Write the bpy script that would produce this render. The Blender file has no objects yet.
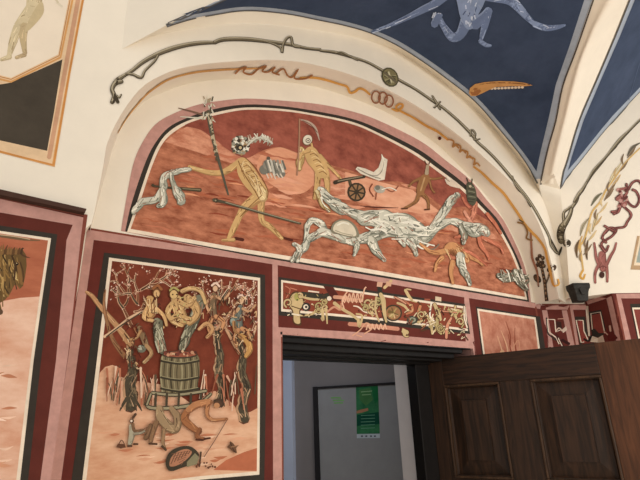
import bpy, bmesh, math, random
from math import sin, cos, radians, pi
from mathutils import Vector, Matrix, geometry
from mathutils.bvhtree import BVHTree
random.seed(7)
SC = bpy.context.scene
COL = SC.collection

# ---------------------------------------------------------------- camera
CAM = Vector((0, -3, 1.6))
yaw, pitch, roll, F = 0.61647377, 0.35010625, -0.03650979, 489.694
fw = Vector((sin(yaw)*cos(pitch), cos(yaw)*cos(pitch), sin(pitch)))
r0 = Vector((cos(yaw), -sin(yaw), 0)); u0 = r0.cross(fw)
rt = r0*cos(roll) + u0*sin(roll); up = -r0*sin(roll) + u0*cos(roll)
cd = bpy.data.cameras.new('camera'); cam = bpy.data.objects.new('camera', cd); COL.objects.link(cam)
m = Matrix((rt, up, -fw)).transposed().to_4x4(); m.translation = CAM; cam.matrix_world = m
cd.sensor_width = 36; cd.lens = 36*F/640; cd.clip_start = .05
SC.camera = cam
# ---------------------------------------------------------------- world, lights, exposure
wd = bpy.data.worlds.new('daylight'); SC.world = wd; wd.use_nodes = True
wd.node_tree.nodes['Background'].inputs[0].default_value = (1.0, .965, .92, 1)
wd.node_tree.nodes['Background'].inputs[1].default_value = .86
SC.view_settings.view_transform = 'Standard'; SC.view_settings.look = 'None'
SC.view_settings.exposure = 0.0; SC.view_settings.gamma = 1; SC.view_settings.use_curve_mapping = False
def area(name, loc, target, sx, sy, power, col):
    l = bpy.data.lights.new(name, 'AREA'); l.shape = 'RECTANGLE'; l.size = sx; l.size_y = sy; l.energy = power; l.color = col
    o = bpy.data.objects.new(name, l); COL.objects.link(o); o.location = loc
    o.rotation_euler = (Vector(target)-Vector(loc)).to_track_quat('-Z', 'Y').to_euler(); return o
area('back_fill_light', (2.2, -7.5, 2.6), (3.2, 0, 3.0), 3.4, 2.6, 62, (1, .97, .93))  # added area light behind the camera; no window is modelled there
area('right_fill_light', (7.0, -4.6, 2.4), (5.2, -.6, 4.4), 1.4, 1.8, 62, (1, .98, .95))  # added area light brightening the upper right bay; no window modelled
area('hall_light', (2.5, 1.35, 2.55), (3.6, 2.2, 1.5), .6, .6, 5.5, (.84, .91, 1))
pl = bpy.data.lights.new('soffit_fill_light', 'POINT'); pl.energy = 62; pl.color = (1, .93, .84); pl.shadow_soft_size = .35  # added point light, lifts the arch soffit from below; no lamp stands here
po_ = bpy.data.objects.new('soffit_fill_light', pl); COL.objects.link(po_); po_.location = (3.4, -2.7, 1.5)

# ---------------------------------------------------------------- colour and materials
def lin(c):
    return tuple((x/12.92 if x <= .04045 else ((x+.055)/1.055)**2.4) for x in [v/255 for v in c])
MC = {}
def pig(c, var=.12, scale=9, stretch=(1, 1, 1), c2=None, rough=.85, fine=True):
    """painted plaster: one pigment, washed unevenly"""
    key = (tuple(c), var, scale, stretch, c2, rough)
    if key in MC: return MC[key]
    mt = bpy.data.materials.new('pigment_%d_%d_%d' % tuple(c)); mt.use_nodes = True
    nt = mt.node_tree; b = nt.nodes['Principled BSDF']; b.inputs['Roughness'].default_value = rough
    b.inputs['Specular IOR Level'].default_value = .15
    tc = nt.nodes.new('ShaderNodeTexCoord'); mp = nt.nodes.new('ShaderNodeMapping'); mp.inputs['Scale'].default_value = stretch
    nt.links.new(tc.outputs['Object'], mp.inputs[0])
    n = nt.nodes.new('ShaderNodeTexNoise'); n.inputs['Scale'].default_value = scale; n.inputs['Detail'].default_value = 6
    n.inputs['Roughness'].default_value = .65
    nt.links.new(mp.outputs[0], n.inputs['Vector'])
    rp = nt.nodes.new('ShaderNodeValToRGB'); rp.color_ramp.elements[0].position = .32; rp.color_ramp.elements[1].position = .68
    a = lin(c)
    if c2: lo, hi = a, lin(c2)
    else: lo = tuple(x*(1-var) for x in a); hi = tuple(min(1, x*(1+var)) for x in a)
    rp.color_ramp.elements[0].color = (*lo, 1); rp.color_ramp.elements[1].color = (*hi, 1)
    nt.links.new(n.outputs['Fac'], rp.inputs[0]); nt.links.new(rp.outputs[0], b.inputs['Base Color'])
    MC[key] = mt; return mt
CREAM = (234, 223, 205)
cream = pig(CREAM, .035, 3)
floor_m = pig((226, 214, 196), .06, 6)

def link(name, me, parent=None, smooth=False):
    o = bpy.data.objects.new(name, me); COL.objects.link(o)
    if parent: o.parent = parent
    if smooth:
        for p in me.polygons: p.use_smooth = True
    return o
def tag(o, label=None, cat=None, group=None, kind=None):
    if label: o['label'] = label
    if cat: o['category'] = cat
    if group: o['group'] = group
    if kind: o['kind'] = kind
    return o
def mesh(name, vs, fs, mats, parent=None, smooth=False, mi=None):
    me = bpy.data.meshes.new(name); me.from_pydata([tuple(v) for v in vs], [], fs)
    for mt in (mats if isinstance(mats, list) else [mats]): me.materials.append(mt)
    if mi:
        for p, k in zip(me.polygons, mi): p.material_index = k
    me.update()
    return link(name, me, parent, smooth)
class MB:
    def __init__(s): s.v = []; s.f = []; s.mi = []
    def box(s, a, b, k=0):
        x0, y0, z0 = a; x1, y1, z1 = b
        s.hexa([Vector(p) for p in ((x0,y0,z0),(x1,y0,z0),(x1,y1,z0),(x0,y1,z0),(x0,y0,z1),(x1,y0,z1),(x1,y1,z1),(x0,y1,z1))], k)
    def hexa(s, p, k=0):
        n = len(s.v); s.v += p
        for f in ((0,3,2,1),(4,5,6,7),(0,1,5,4),(1,2,6,5),(2,3,7,6),(3,0,4,7)): s.f.append(tuple(n+i for i in f)); s.mi.append(k)
    def obox(s, o, d, n, a, b, k=0):
        """box in the frame (d along, n out, z up) at o; a,b = (s,n,z) corners"""
        P = lambda q: o + d*q[0] + n*q[1] + Vector((0,0,q[2]))
        x0,y0,z0 = a; x1,y1,z1 = b
        s.hexa([P(p) for p in ((x0,y0,z0),(x1,y0,z0),(x1,y1,z0),(x0,y1,z0),(x0,y0,z1),(x1,y0,z1),(x1,y1,z1),(x0,y1,z1))], k)
    def prism(s, poly, d, k=0):
        """extrude a closed 3D polygon by vector d"""
        n = len(s.v); c = len(poly); s.v += [Vector(p) for p in poly] + [Vector(p)+d for p in poly]
        tris = geometry.tessellate_polygon([[Vector(p) for p in poly]])
        for t in tris: s.f.append(tuple(n+i for i in t)); s.mi.append(k); s.f.append(tuple(n+c+i for i in reversed(t))); s.mi.append(k)
        for i in range(c):
            j = (i+1) % c; s.f.append((n+i, n+j, n+c+j, n+c+i)); s.mi.append(k)
    def build(s, name, mats, parent=None, bevel=0):
        o = mesh(name, s.v, s.f, mats, parent, False, s.mi)
        bm = bmesh.new(); bm.from_mesh(o.data); bmesh.ops.recalc_face_normals(bm, faces=bm.faces); bm.to_mesh(o.data); bm.free()
        if bevel:
            b = o.modifiers.new('bevel', 'BEVEL'); b.width = bevel; b.segments = 2; b.limit_method = 'ANGLE'
        return o

# ---------------------------------------------------------------- survey: sight lines of the photograph onto the real surfaces
def ray(x, y): return (rt*((x-320)/F) + up*((240-y)/F) + fw)
def on_plane(x, y, p0, n):
    d = ray(x, y); return CAM + d*((Vector(p0)-CAM).dot(n)/d.dot(n))
NY = Vector((0, 1, 0))
def on_y(x, y, Y): return on_plane(x, y, (0, Y, 0), NY)
def catmull(pts, n=8, closed=False):
    pts = [Vector(p) for p in pts]; L = len(pts); out = []
    if L < 3 and not closed: return pts
    for i in range(L if closed else L-1):
        g = (lambda k: pts[k % L]) if closed else (lambda k: pts[min(max(k, 0), L-1)])
        p0, p1, p2, p3 = g(i-1), g(i), g(i+1), g(i+2)
        for k in range(n):
            t = k/n
            out.append(.5*((2*p1) + (p2-p0)*t + (2*p0-5*p1+4*p2-p3)*t*t + (3*p1-p0-3*p2+p3)*t**3))
    if not closed: out.append(pts[-1])
    return out
def resample(pts, n):
    d = [0]
    for a, b in zip(pts, pts[1:]): d.append(d[-1]+(b-a).length)
    out = []; j = 0
    for i in range(n):
        t = d[-1]*i/(n-1)
        while j < len(pts)-2 and d[j+1] < t: j += 1
        s = (t-d[j])/max(1e-9, d[j+1]-d[j]); out.append(pts[j].lerp(pts[j+1], min(1, max(0, s))))
    return out
def loft(rows):
    n = len(rows[0]); vs = [p for r in rows for p in r]; fs = []
    for i in range(len(rows)-1):
        for j in range(n-1): fs.append((i*n+j, i*n+j+1, (i+1)*n+j+1, (i+1)*n+j))
    return vs, fs

# ================================================================ STRUCTURE
YF = -.30                                    # plane of the left wall and of the arch face
XD0, XD1, ZD = 1.770, 3.83, 2.168             # doorway
b = MB()
b.box((.30, 0, 0), (XD0, .38, 4.62)); b.box((XD0, 0, ZD), (XD1, .38, 4.62)); b.box((XD1, 0, 0), (5.12, .38, 4.62))
b.box((1.68,-.0004,0),(XD0,.3,2.23),1); b.box((1.68,-.0004,ZD),(XD1,.3,2.215),1); b.box((XD1-.001,-.0004,1.9),(3.9,.3,2.215),1)
wall_back = tag(b.build('wall_back', [cream, pig((188,142,131), .14, 14)]), kind='structure')
b = MB(); b.box((-2.5, -7.0, -.1), (8.5, 5, 0)); tag(b.build('floor', [floor_m]), kind='structure')
# arch curves (x, z profiles measured on their planes)
A1 = [Vector(p) for p in ((.45,0,2.70),(.49,0,3.05),(.54,0,3.40),(.65,0,3.66),(.79,0,3.82),(1.0,0,3.99),(1.3,0,4.15),(1.76,0,4.32),(2.2,0,4.43),(2.75,0,4.47),(3.2,0,4.44),(3.7,0,4.32),(4.08,0,4.12),(4.46,0,3.86),(4.70,0,3.63),(4.92,0,3.26),(5.0,0,2.70))]
A2 = [Vector(p) for p in ((.40,YF,2.70),(.435,YF,3.16),(.56,YF,3.54),(.71,YF,3.74),(.88,YF,3.88),(1.15,YF,4.04),(1.58,YF,4.25),(1.98,YF,4.37),(2.53,YF,4.44),(3.12,YF,4.40),(3.7,YF,4.26),(4.12,YF,4.09),(4.53,YF,3.90),(4.79,YF,3.66),(4.93,YF,3.30),(4.96,YF,2.70))]
A1c = resample(catmull(A1), 90); A2c = resample(catmull(A2), 90)
A3p = [(122,49),(140,41),(160,34),(210,26),(260,24),(320,31),(358,38),(395,50),(420,65),(445,83),(480,113),(505,142),(532,178),(549,215),(561,265),(566,303)]
A3c = resample(catmull([on_y(*p, YF) for p in A3p]), 90)
vs, fs = loft([A1c, A2c]); sof = mesh('trim_1', vs, fs, cream, None, True); tag(sof, kind='structure')
A4p = [(165,26),(187,19.5),(210,15),(245,10.5),(285,13.5),(320,20.5),(345,25.5),(370,33),(395,44.5),(420,60),(445,78),(475,102),(500,131),(524,161),(539,184)]
Y4 = -.40
A4s = catmull([on_y(*p, Y4) for p in A4p], 10)
# face between soffit edge and vault step, all in one plane, with the left flank
A3x = [on_y(*p, YF) for p in ((113,62),(107,98),(97,165),(88,222))]
face = A2c + list(reversed(A3c)) + A3x
b = MB(); b.prism([Vector((p.x, YF+.0004, p.z)) for p in face], Vector((0, .02, 0)))
o = tag(b.build('trim_2', [cream]), kind='structure')
# left wall, a pier standing forward in the same plane
Wp = [(90,224),(93,212),(102,165),(112,98),(118,66),(122.5,47),(123,40),(125,18),(128,0),(134,-45),(140,-90)]
Wc = [on_y(p[0]+1.4, p[1], YF) for p in Wp]
b = MB()
b.prism([Vector((-2.5,YF,0)), Vector((.381,YF,0)), Vector((.381,YF,2.6))] + [Vector((p.x,YF,p.z)) for p in Wc] + [Vector((-2.5,YF,Wc[-1].z))], Vector((0,.28,0)))
wall_left = tag(b.build('wall_left', [cream]), kind='structure')
# main web: barrel of profile A4 running towards the room until it meets the groins
def interp_y(x, pts, lo=-5.2):
    for (x0, y0), (x1, y1) in zip(pts, pts[1:]):
        if x0 <= x <= x1: return y0+(y1-y0)*(x-x0)/(x1-x0)
    return None
def on_barrel(px, py):
    """point where a sight line meets the barrel (profile A4, axis y)"""
    d = ray(px, py); best = None
    for a, c in zip(A4s, A4s[1:]):
        # segment in xz: CAM + t d
        ex, ez = c.x-a.x, c.z-a.z; den = d.x*ez - d.z*ex
        if abs(den) < 1e-9: continue
        t = ((a.x-CAM.x)*ez - (a.z-CAM.z)*ex)/den; s = ((a.x-CAM.x)*d.z - (a.z-CAM.z)*d.x)/den
        if -1e-6 <= s <= 1+1e-6 and t > 0:
            q = CAM + d*t
            if best is None or t > best[0]: best = (t, q)
    return best[1] if best else None
Gp = [(549,189),(558,150),(571,100),(582,60),(597,25),(611,0),(625,-22),(645,-50),(670,-85)]
G = [on_barrel(*p) for p in catmull([Vector((*p, 0)) for p in Gp], 4) for p in [p[:2]]]
G = [g for g in G if g]
GLp = [(165,26),(180,19),(200,9.5),(220,0),(250,-15),(285,-33),(320,-52)]
GL = [on_barrel(*p) for p in GLp]; GL = [g for g in GL if g]
GL[0] = A4s[0].copy()
ymin = -4.6
gr = sorted([(g.x, g.y) for g in G]); gl = sorted([(g.x, g.y) for g in GL])
rows = []
for a in A4s:
    y = ymin
    if a.x >= gr[0][0]: y = interp_y(a.x, gr) if a.x <= gr[-1][0] else gr[-1][1]
    if a.x <= gl[-1][0]: y = interp_y(a.x, gl) if a.x >= gl[0][0] else gl[0][1]
    y = min(max(y, ymin), Y4)
    rows.append([Vector((a.x, Y4+(y-Y4)*k/10, a.z)) for k in range(11)])
vs, fs = loft(rows); mi = [0]*len(fs)
def addsurf(V, Fc):
    n = len(vs); vs.extend(V); fs.extend([tuple(n+i for i in f) for f in Fc])
# right pier and right bay: polygonal corner turned by 30 degrees
th = radians(30); BD = Vector((cos(th), -sin(th), 0)); BN = Vector((BD.y, -BD.x, 0))    # BN points into the room
C0 = Vector((5.10, 0, 0)); CE = Vector((5.549, -.265, 0)); DE = Vector((5.464, -.608, 0)); EE = DE + BD*2.2
def on_E(x, y, off=0): return on_plane(x, y, DE + BN*off, BN)
R4p = [(560,189),(567,178),(578,164),(590,149),(602,134),(615,119.5),(628,105),(640,92),(660,72),(690,46)]
R4 = catmull([on_E(*p) for p in R4p], 6)
def at_z(c, z):
    for a, e in zip(c, c[1:]):
        if min(a.z, e.z) <= z <= max(a.z, e.z) and abs(e.z-a.z) > 1e-9: return a.lerp(e, (z-a.z)/(e.z-a.z))
    return c[0].copy() if z < c[0].z else c[-1].copy()
Gc = resample(catmull(G, 3), 40); R4c = resample(R4, 40)
addsurf(*loft([[a.lerp(c, j/6) for j in range(7)] for a, c in zip(R4c, Gc)]))
# step between arch face and web, left transverse vault
A4all = [A4s[0]] + A4s[1:]
n = 90
A4c = resample(A4s, n); A3m = []
A3f = catmull([on_y(*p, YF) for p in A3p])
A3part = [p for p in A3f if p.z >= A4s[-1].z-.05 or p.x < 3]
A3part = A3part[:]
A3q = resample([p for p in A3part], n)
addsurf(*loft([A3q, A4c]))
lw = [on_y(*p, YF) for p in ((122,49),(123,40),(125,18),(128,0),(134,-45),(140,-90),(140,-90))]
lg = resample([A3q[0]] + GL, 7)
addsurf(*loft([resample(lw, 20), resample([A3q[0]]+GL, 20)]))
# pier flank: from the foot of the main arch face round to the right bay
pf = [A4s[-1]] + [p for p in A3f if p.z < A4s[-1].z-.05 and p.x > 3]; pf[-1].z = 2.70
pe = [on_E(*p) for p in ((560,189),(563,215),(566,240),(569,284),(570,304))]; pe[-1].z = 2.70
pe_ = resample(catmull(pe), 24); pf_ = resample(pf, 24); 
addsurf(*loft([pf_, pe_]))
# tip between the two webs
addsurf([A4s[-1], G[0], R4[0]], [(0, 1, 2)])
ceiling = tag(mesh('ceiling', vs, fs, cream, None, True), kind='structure')
# right bay upper wall
b = MB()
zt = 2.70
poly = [on_E(570, 304)]; poly[0].z = zt-.02
poly = [p for p in reversed(pe_) ] + R4[1:]
lo1 = pe_[-1].copy(); lo2 = EE.copy(); lo2.z = zt; hi = EE.copy(); hi.z = R4[-1].z; lo3 = DE.copy(); lo3.z = 2.745; lo2.z = 2.745
b.prism(poly + [hi, lo2, lo3], -BN*.2)
wall_right = tag(b.build('wall_right', [cream]), kind='structure')
# dado walls of the corner
b = MB()
nb = -BN*.25
b.prism([C0-BN*-.0-BN*.02+Vector((0,0,2.6)), CE+BD*.3-BN*.02+Vector((0,0,2.6)), CE+BD*.3-BN*.02+Vector((0,0,4.2)), C0-BN*.02+Vector((0,0,4.2))], -BN*.1, 1)
for p, q, zz in ((C0, CE, 2.70), (CE, DE, 2.745), (DE, EE, 2.745)):
    d = (q-p).normalized(); nn = Vector((d.y, -d.x, 0))
    b.prism([p, q, Vector((q.x,q.y,zz)), Vector((p.x,p.y,zz))], -nn*.06)
wall_corner = tag(b.build('wall_corner', [pig((100,46,40), .1), cream]), kind='structure')

bpy.context.view_layer.update()
_t = BVHTree.FromPolygons([v.co.copy() for v in ceiling.data.vertices], [tuple(p.vertices) for p in ceiling.data.polygons])
def lerp_at(P, y):
    for (x0, y0), (x1, y1) in zip(P, P[1:]):
        if min(y0, y1) <= y <= max(y0, y1): return x0+(x1-x0)*(y-y0)/(y1-y0)
    return P[-1][0]
def onc(x, y):
    h = _t.ray_cast(CAM, ray(x, y).normalized()); return h[0]
rl_ = []
for y in (184,172,160,148,136,124,112,100,88,76,64,52,40,28,16,4,-8,-20):
    xl = lerp_at([(540.6,186),(548,150),(556.4,120),(563.6,85),(576.6,50),(594,0),(601,-22)], y); xr = lerp_at([(559.4,189),(562.6,172),(566.6,160),(578.6,120),(595.6,80),(613.6,37.5),(628.6,0),(637,-22)], y); xg = lerp_at(Gp, y)
    a, c, e = onc(xl, y), onc(min(max(xg, xl+3), xr-3), y), onc(xr, y)
    if a and c and e:
        k = (CAM-c).normalized()*.012; rl_.append(catmull([a+k*.2, a.lerp(c, .5)+k*1.2, c+k*2.2, e.lerp(c, .5)+k*1.2, e+k*.2], 4))
vs, fs = loft(rl_); tag(mesh('trim_4', vs, fs, cream, None, True), kind='structure')
# ================================================================ PAINT: pigments laid on the plaster by following sight lines
bpy.context.view_layer.update()
SURF = [wall_back, wall_left, wall_right, wall_corner, ceiling, sof, o]
BV = []
for s in SURF:
    me = s.data; BV.append((s, BVHTree.FromPolygons([v.co.copy() for v in me.vertices], [tuple(p.vertices) for p in me.polygons])))
def hit(x, y, only=None):
    d = ray(x, y).normalized(); best = None
    for s, t in BV:
        if only and s not in only: continue
        h = t.ray_cast(CAM, d)
        if h[0] is not None and (best is None or h[3] < best[2]):
            n = h[1] if h[1].dot(d) < 0 else -h[1]; best = (h[0], n, h[3])
    return best
BASE = .0008; STEP = .000006; LEVEL = [0.0]; CLIP = [None]
def inside(x, y, P):
    r = False; j = len(P)-1
    for i in range(len(P)):
        if (P[i][1] > y) != (P[j][1] > y) and x < (P[j][0]-P[i][0])*(y-P[i][1])/(P[j][1]-P[i][1])+P[i][0]: r = not r
        j = i
    return r
class Art:
    """collects painted shapes in order; later strokes lie over earlier ones"""
    def __init__(s, only=None, base=BASE, maxe=9): s.it = []; s.only = only; s.cv = bool(only) and ceiling in only; s.base = .0045 if (base > .010 or s.cv) else .0012; s.maxe = maxe
    def poly(s, pts, c, smooth=False):
        if smooth: pts = [tuple(p[:2]) for p in catmull([Vector((p[0],p[1],0)) for p in pts], 4, True)]
        s.it.append(('p', pts, c)); return s
    def line(s, pts, w, c, smooth=True, cap=True):
        ws = w if isinstance(w, (list, tuple)) else [w]*len(pts)
        q = [Vector((p[0], p[1], k)) for p, k in zip(pts, ws)]
        if smooth and len(q) > 2: q = catmull(q, 4)
        if len(q) > 1 and cap and min(q[0].z, 9) > 1.6:
            d = (q[0]-q[1]); d.z = 0; d = d.normalized() if d.length else Vector((0,0,0)); e = q[0]+d*q[0].z*.32; e.z = q[0].z*.45; q = [e]+q
        if len(q) > 1 and cap and q[-1].z > 1.6:
            d = (q[-1]-q[-2]); d.z = 0; d = d.normalized() if d.length else Vector((0,0,0)); e = q[-1]+d*q[-1].z*.32; e.z = q[-1].z*.45; q = q+[e]
        s.it.append(('l', q, c)); return s
    def hatch(s, pts, ws, cols, n, wid=.7, ang=.35):
        """short brush marks following a limb or fold"""
        q = catmull([Vector((p[0], p[1], k)) for p, k in zip(pts, ws)], 4) if len(pts) > 2 else [Vector((pts[0][0], pts[0][1], ws[0])).lerp(Vector((pts[-1][0], pts[-1][1], ws[-1])), k/4) for k in range(5)]
        for _ in range(n):
            i = random.randint(0, len(q)-2); a, c = q[i], q[min(len(q)-1, i+random.randint(1, 3))]
            d = Vector((c.x-a.x, c.y-a.y)); d = d.normalized() if d.length else Vector((1, 0)); o0 = random.uniform(-.46, .46); o1 = o0+random.uniform(-ang, ang); o1 = max(-.48, min(.48, o1))
            s.line([(a.x-d.y*o0*a.z, a.y+d.x*o0*a.z), (c.x-d.y*o1*c.z, c.y+d.x*o1*c.z)], random.uniform(wid*.6, wid*1.3), random.choice(cols))
    def limb(s, pts, w, c, dark, hi=None, n=None):
        ws = w if isinstance(w, (list, tuple)) else [w]*len(pts)
        mid = tuple(int(.55*x+.45*y) for x, y in zip(c, dark)); lite = tuple(min(245, int(x*1.1+8)) for x in c)
        s.line(pts, [k*.94+.7 for k in ws], mid); s.line([(x-.10*k, y-.12*k) for (x, y), k in zip(pts, ws)], [k*.82 for k in ws], c)
        L = sum(math.hypot(b_[0]-a_[0], b_[1]-a_[1]) for a_, b_ in zip(pts, pts[1:]))
        s.hatch(pts, ws, [mid, dark, c, lite, lite] + ([hi] if hi else []), n if n is not None else int(2+L*max(ws)/26))
        return s
    def dot(s, x, y, rx, c, ry=None, a=0):
        ry = ry or rx; n = 9 if rx < 3 else 14
        s.it.append(('p', [(x+rx*cos(t)*cos(a)-ry*sin(t)*sin(a), y+rx*cos(t)*sin(a)+ry*sin(t)*cos(a)) for t in [2*pi*k/n for k in range(n)]], c)); return s
    def build(s, name, parent=None, label=None):
        V = []; Fc = []; MI = []; mats = []; b0 = s.base+LEVEL[0]; LEVEL[0] += STEP*len(s.it)+(.0022 if s.cv else .0001)
        for i, (k, q, c) in enumerate(s.it):
            mt = c if not isinstance(c, tuple) else pig(c)
            if mt not in mats: mats.append(mt)
            mk = mats.index(mt); off = b0 + STEP*i
            if k == 'p':
                P = [Vector((p[0], p[1], 0)) for p in q]
                bm = bmesh.new(); bv = [bm.verts.new(p) for p in P]
                for t in geometry.tessellate_polygon([P]):
                    try: bm.faces.new([bv[j] for j in t])
                    except ValueError: pass
                if s.maxe:
                    for _ in range(7):
                        e = [e for e in bm.edges if e.calc_length() > s.maxe]
                        if not e: break
                        bmesh.ops.subdivide_edges(bm, edges=e, cuts=1); bmesh.ops.triangulate(bm, faces=bm.faces)
                bm.verts.index_update(); pts = [(v.co.x, v.co.y) for v in bm.verts]; tri = [[v.index for v in f.verts] for f in bm.faces]; bm.free()
            else:
                pts = []; tri = []; L = len(q)
                for j in range(L):
                    a = q[max(j-1, 0)]; c2 = q[min(j+1, L-1)]; d = Vector((c2.x-a.x, c2.y-a.y)); d = d.normalized() if d.length > 1e-6 else Vector((1, 0))
                    w = max(.15, q[j].z)/2; pts += [(q[j].x-d.y*w, q[j].y+d.x*w), (q[j].x+d.y*w, q[j].y-d.x*w)]
                    if j: n2 = 2*j; tri.append([n2-2, n2-1, n2+1, n2])
            n = len(V); ok = []; last = None
            for x, y in pts:
                h = hit(x, y, s.only)
                if s.only and wall_left in s.only and len(s.only) == 1:
                    q0 = on_y(x, y, YF); h = (Vector((min(q0.x, .381) if q0.z < 2.72 else q0.x, YF, q0.z)), Vector((0,-1,0)))
                if h: V.append(h[0]+h[1]*off); ok.append(True); last = V[-1]
                else: V.append(Vector((0,0,-9))); ok.append(False)
            for t in tri:
                if all(ok[j] for j in t):
                    ps = [V[n+j] for j in t]
                    if max((a-c3).length for a in ps for c3 in ps) < 1.6 or not s.maxe or s.maxe > 90: Fc.append([n+j for j in t]); MI.append(mk)
        # drop unused vertices
        used = sorted({i for f in Fc for i in f}); mp = {u: i for i, u in enumerate(used)}
        V = [V[u] for u in used]; Fc = [[mp[i] for i in f] for f in Fc]
        o = mesh(name, V, Fc, mats, parent, False, MI)
        if label: o['label'] = label
        return o
def thing(name, label, cat, loc, group=None):
    o = bpy.data.objects.new(name, None); COL.objects.link(o); o.location = loc; o.empty_display_size = .1
    bpy.context.view_layer.update(); return tag(o, label, cat, group)
def adopt(root, *objs):
    for ob in objs: ob.parent = root; ob.matrix_parent_inverse = Matrix.Translation(-Vector(root.location))
def fresco(name, label, cat, loc, parts, group=None):
    LEVEL[0] = .0010
    t = thing(name, label, cat, loc, group)
    for p in parts: adopt(t, p)
    return t
def J(a): return random.uniform(-a, a)
FB = [wall_back]; FL = [wall_left]; FC = [wall_corner]; FR = [wall_right]; UP = [ceiling, sof, o, wall_left, wall_right, wall_back]

PINK = pig((188,142,131), .14, 14); BROWN = (124,66,54); DRED = pig((98,44,37), .14, 7); BLK = (56,50,44); WHT = (232,214,192)
# ---------------------------------------------------------------- dado: painted bands on the walls (parts of the walls)
bg = Art(FB).poly([(40,480),(90,228.6),(180,244.6),(240,253),(360,272.8),(475,292.5),(541,304),(556,395),(556,480)][0:7]+[(575,500),(478,500),(470,349),(376,343),(282.5,336.3),(283,500),(40,500)], DRED).build('painted_ground', wall_back)
LEVEL[0] = .0004
a = Art(FB, .0022)
a.poly([(87,229),(180,245),(240,253.3),(360,273),(475,292.6),(541,304.4),(540,309),(464,297.4),(360,278.6),(240,259),(180,251),(93.7,240),(61,480),(50,480)], PINK)
a.line([(84,228),(130,235.6),(240,253),(360,272.8),(541,304.2)], 2.0, BROWN, False)
a.poly([(272.2,263),(277.6,264),(278.2,327.2),(370,333),(465.6,341.6),(464,296),(468.6,297),(476,355),(470.3,355),(472,349),(376,343),(282.5,336.3),(283,490),(273,490)], PINK)
a.line([(281.6,337),(282.6,490)], 1.2, BROWN, False)
a.line([(535.6,307),(546,370)], 1.6, BROWN, False)
a.build('painted_band', wall_back, 'dusty pink painted bands edged in brown')
bl = Art(FL).poly([(-60,190),(0,197.5),(88.5,215),(86,228),(55,490),(-60,490)], pig((92,43,35), .14, 7)).build('painted_ground', wall_left)
a = Art(FL, .0022)
a.poly([(-60,189),(0,199),(83.5,217.6),(80.5,240),(67.5,360),(53,490),(39,490),(56,360),(66.5,240),(72.6,225),(0,212.6),(-60,203)], PINK)
a.poly([(83.5,216),(88.5,216),(90,240),(76,360),(60,490),(52,490),(67.5,360),(80.5,240)], BROWN)
a.line([(-60,187.6),(0,198),(88,216)], 2, BROWN, False)
a.build('painted_band', wall_left, 'dusty pink painted bands edged in brown')
a = Art(FC)
a.poly([(541,304.5),(586,305),(586,309.8),(541,309.6)], PINK)
a.poly([(541,305),(546,305),(555,352),(549,352)], PINK); a.poly([(560.6,305),(565.6,305),(576,352),(570,352)], PINK); a.poly([(565.6,305),(569.6,305),(579,352),(576,352)], BROWN)
a.line([(541,304.6),(586,305)], 1.6, BROWN, False)
a.poly([(569.6,306),(573,306),(580,352),(577,352)], PINK)
a.poly([(586.5,301),(611.9,293),(611.5,296),(624,352),(619,352),(606.5,298.5),(588,304.5)], PINK)
a.line([(585.5,301.4),(611.9,293)], 2, BROWN, False)
a.poly([(611.5,294),(616.5,294),(630,352),(623,352)], BROWN)
a.poly([(616,294),(660,293),(860,289),(860,296),(660,298.4),(621,298.4),(634,352),(628,352)], PINK)
a.line([(611.9,292.8),(660,291.8),(860,287.7)], 1.6, BROWN, False)
a.poly([(585.4,306),(588.4,306),(590,336),(587.4,336)], (206,188,168))
a.build('painted_band', wall_corner, 'dusty pink painted bands edged in brown')

LEVEL[0] = .0010
# ---------------------------------------------------------------- colours used by the painters
TAN=(204,166,112); TAND=(128,88,52); TANH=(226,198,148); GRY=(150,146,128); GRYD=(88,84,70); CLO=(205,200,182); CLOD=(118,118,104); CLOH=(232,226,208)
TERR=pig((130,68,47), .1, 7, (1,1,2.2), (204,134,102)); SKYR=pig((122,62,50), .1, 6, (1,1,1.4), (172,98,80)); HILL=pig((170,96,70), .1, 7, (1,1,2), (230,168,136))
SAL=(214,150,124); OLV=(74,66,46)
def drape(a, pts, w, n=7, c=CLO, d=CLOD, h=CLOH):
    ws = w if isinstance(w, (list, tuple)) else [w]*len(pts)
    md = tuple(int(.55*x+.45*y) for x, y in zip(c, d))
    q = catmull([Vector((p_[0], p_[1], k)) for p_, k in zip(pts, ws)], 3)
    q2 = [(v.x+J(.5), v.y+J(.5)) for v in q]; w2 = [max(.8, v.z*random.uniform(.78, 1.12)) for v in q]
    a.line(q2, [k+1.0 for k in w2], d); a.line(q2, [k*.96 for k in w2], md)
    a.line([(x-.12*k, y-.2*k) for (x, y), k in zip(q2, w2)], [k*.62 for k in w2], c)
    a.hatch(pts, ws, [h, h, c, md, d], n*3, 1.15, .5)
    a.hatch(pts, ws, [d, tuple(int(v*.7) for v in d)], n, .6, .7)
    a.hatch(pts, ws, [(160,118,98), (150,128,108)], max(1, n//2), .9, .5)
    return a
def wash(a, poly_fn, n, cols, wmin, wmax, lmin, lmax, slope=.15):
    for _ in range(n):
        x, y = poly_fn(); L = random.uniform(lmin, lmax); k = random.uniform(wmin, wmax)
        if CLIP[0] and not (inside(x-L/2, y-L*slope/2, CLIP[0]) and inside(x+L/2, y+L*slope/2, CLIP[0]) and inside(x, y-k, CLIP[0]) and inside(x, y+k, CLIP[0])): continue
        a.line([(x-L/2, y-L*slope/2+J(1)), (x-L/4, y-L*slope/4+J(1)), (x, y+J(1)), (x+L/3, y+L*slope/3+J(1)), (x+L/2, y+L*slope/2+J(1))], [.3, k*.7, k, k*.6, .3], random.choice(cols))
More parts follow.
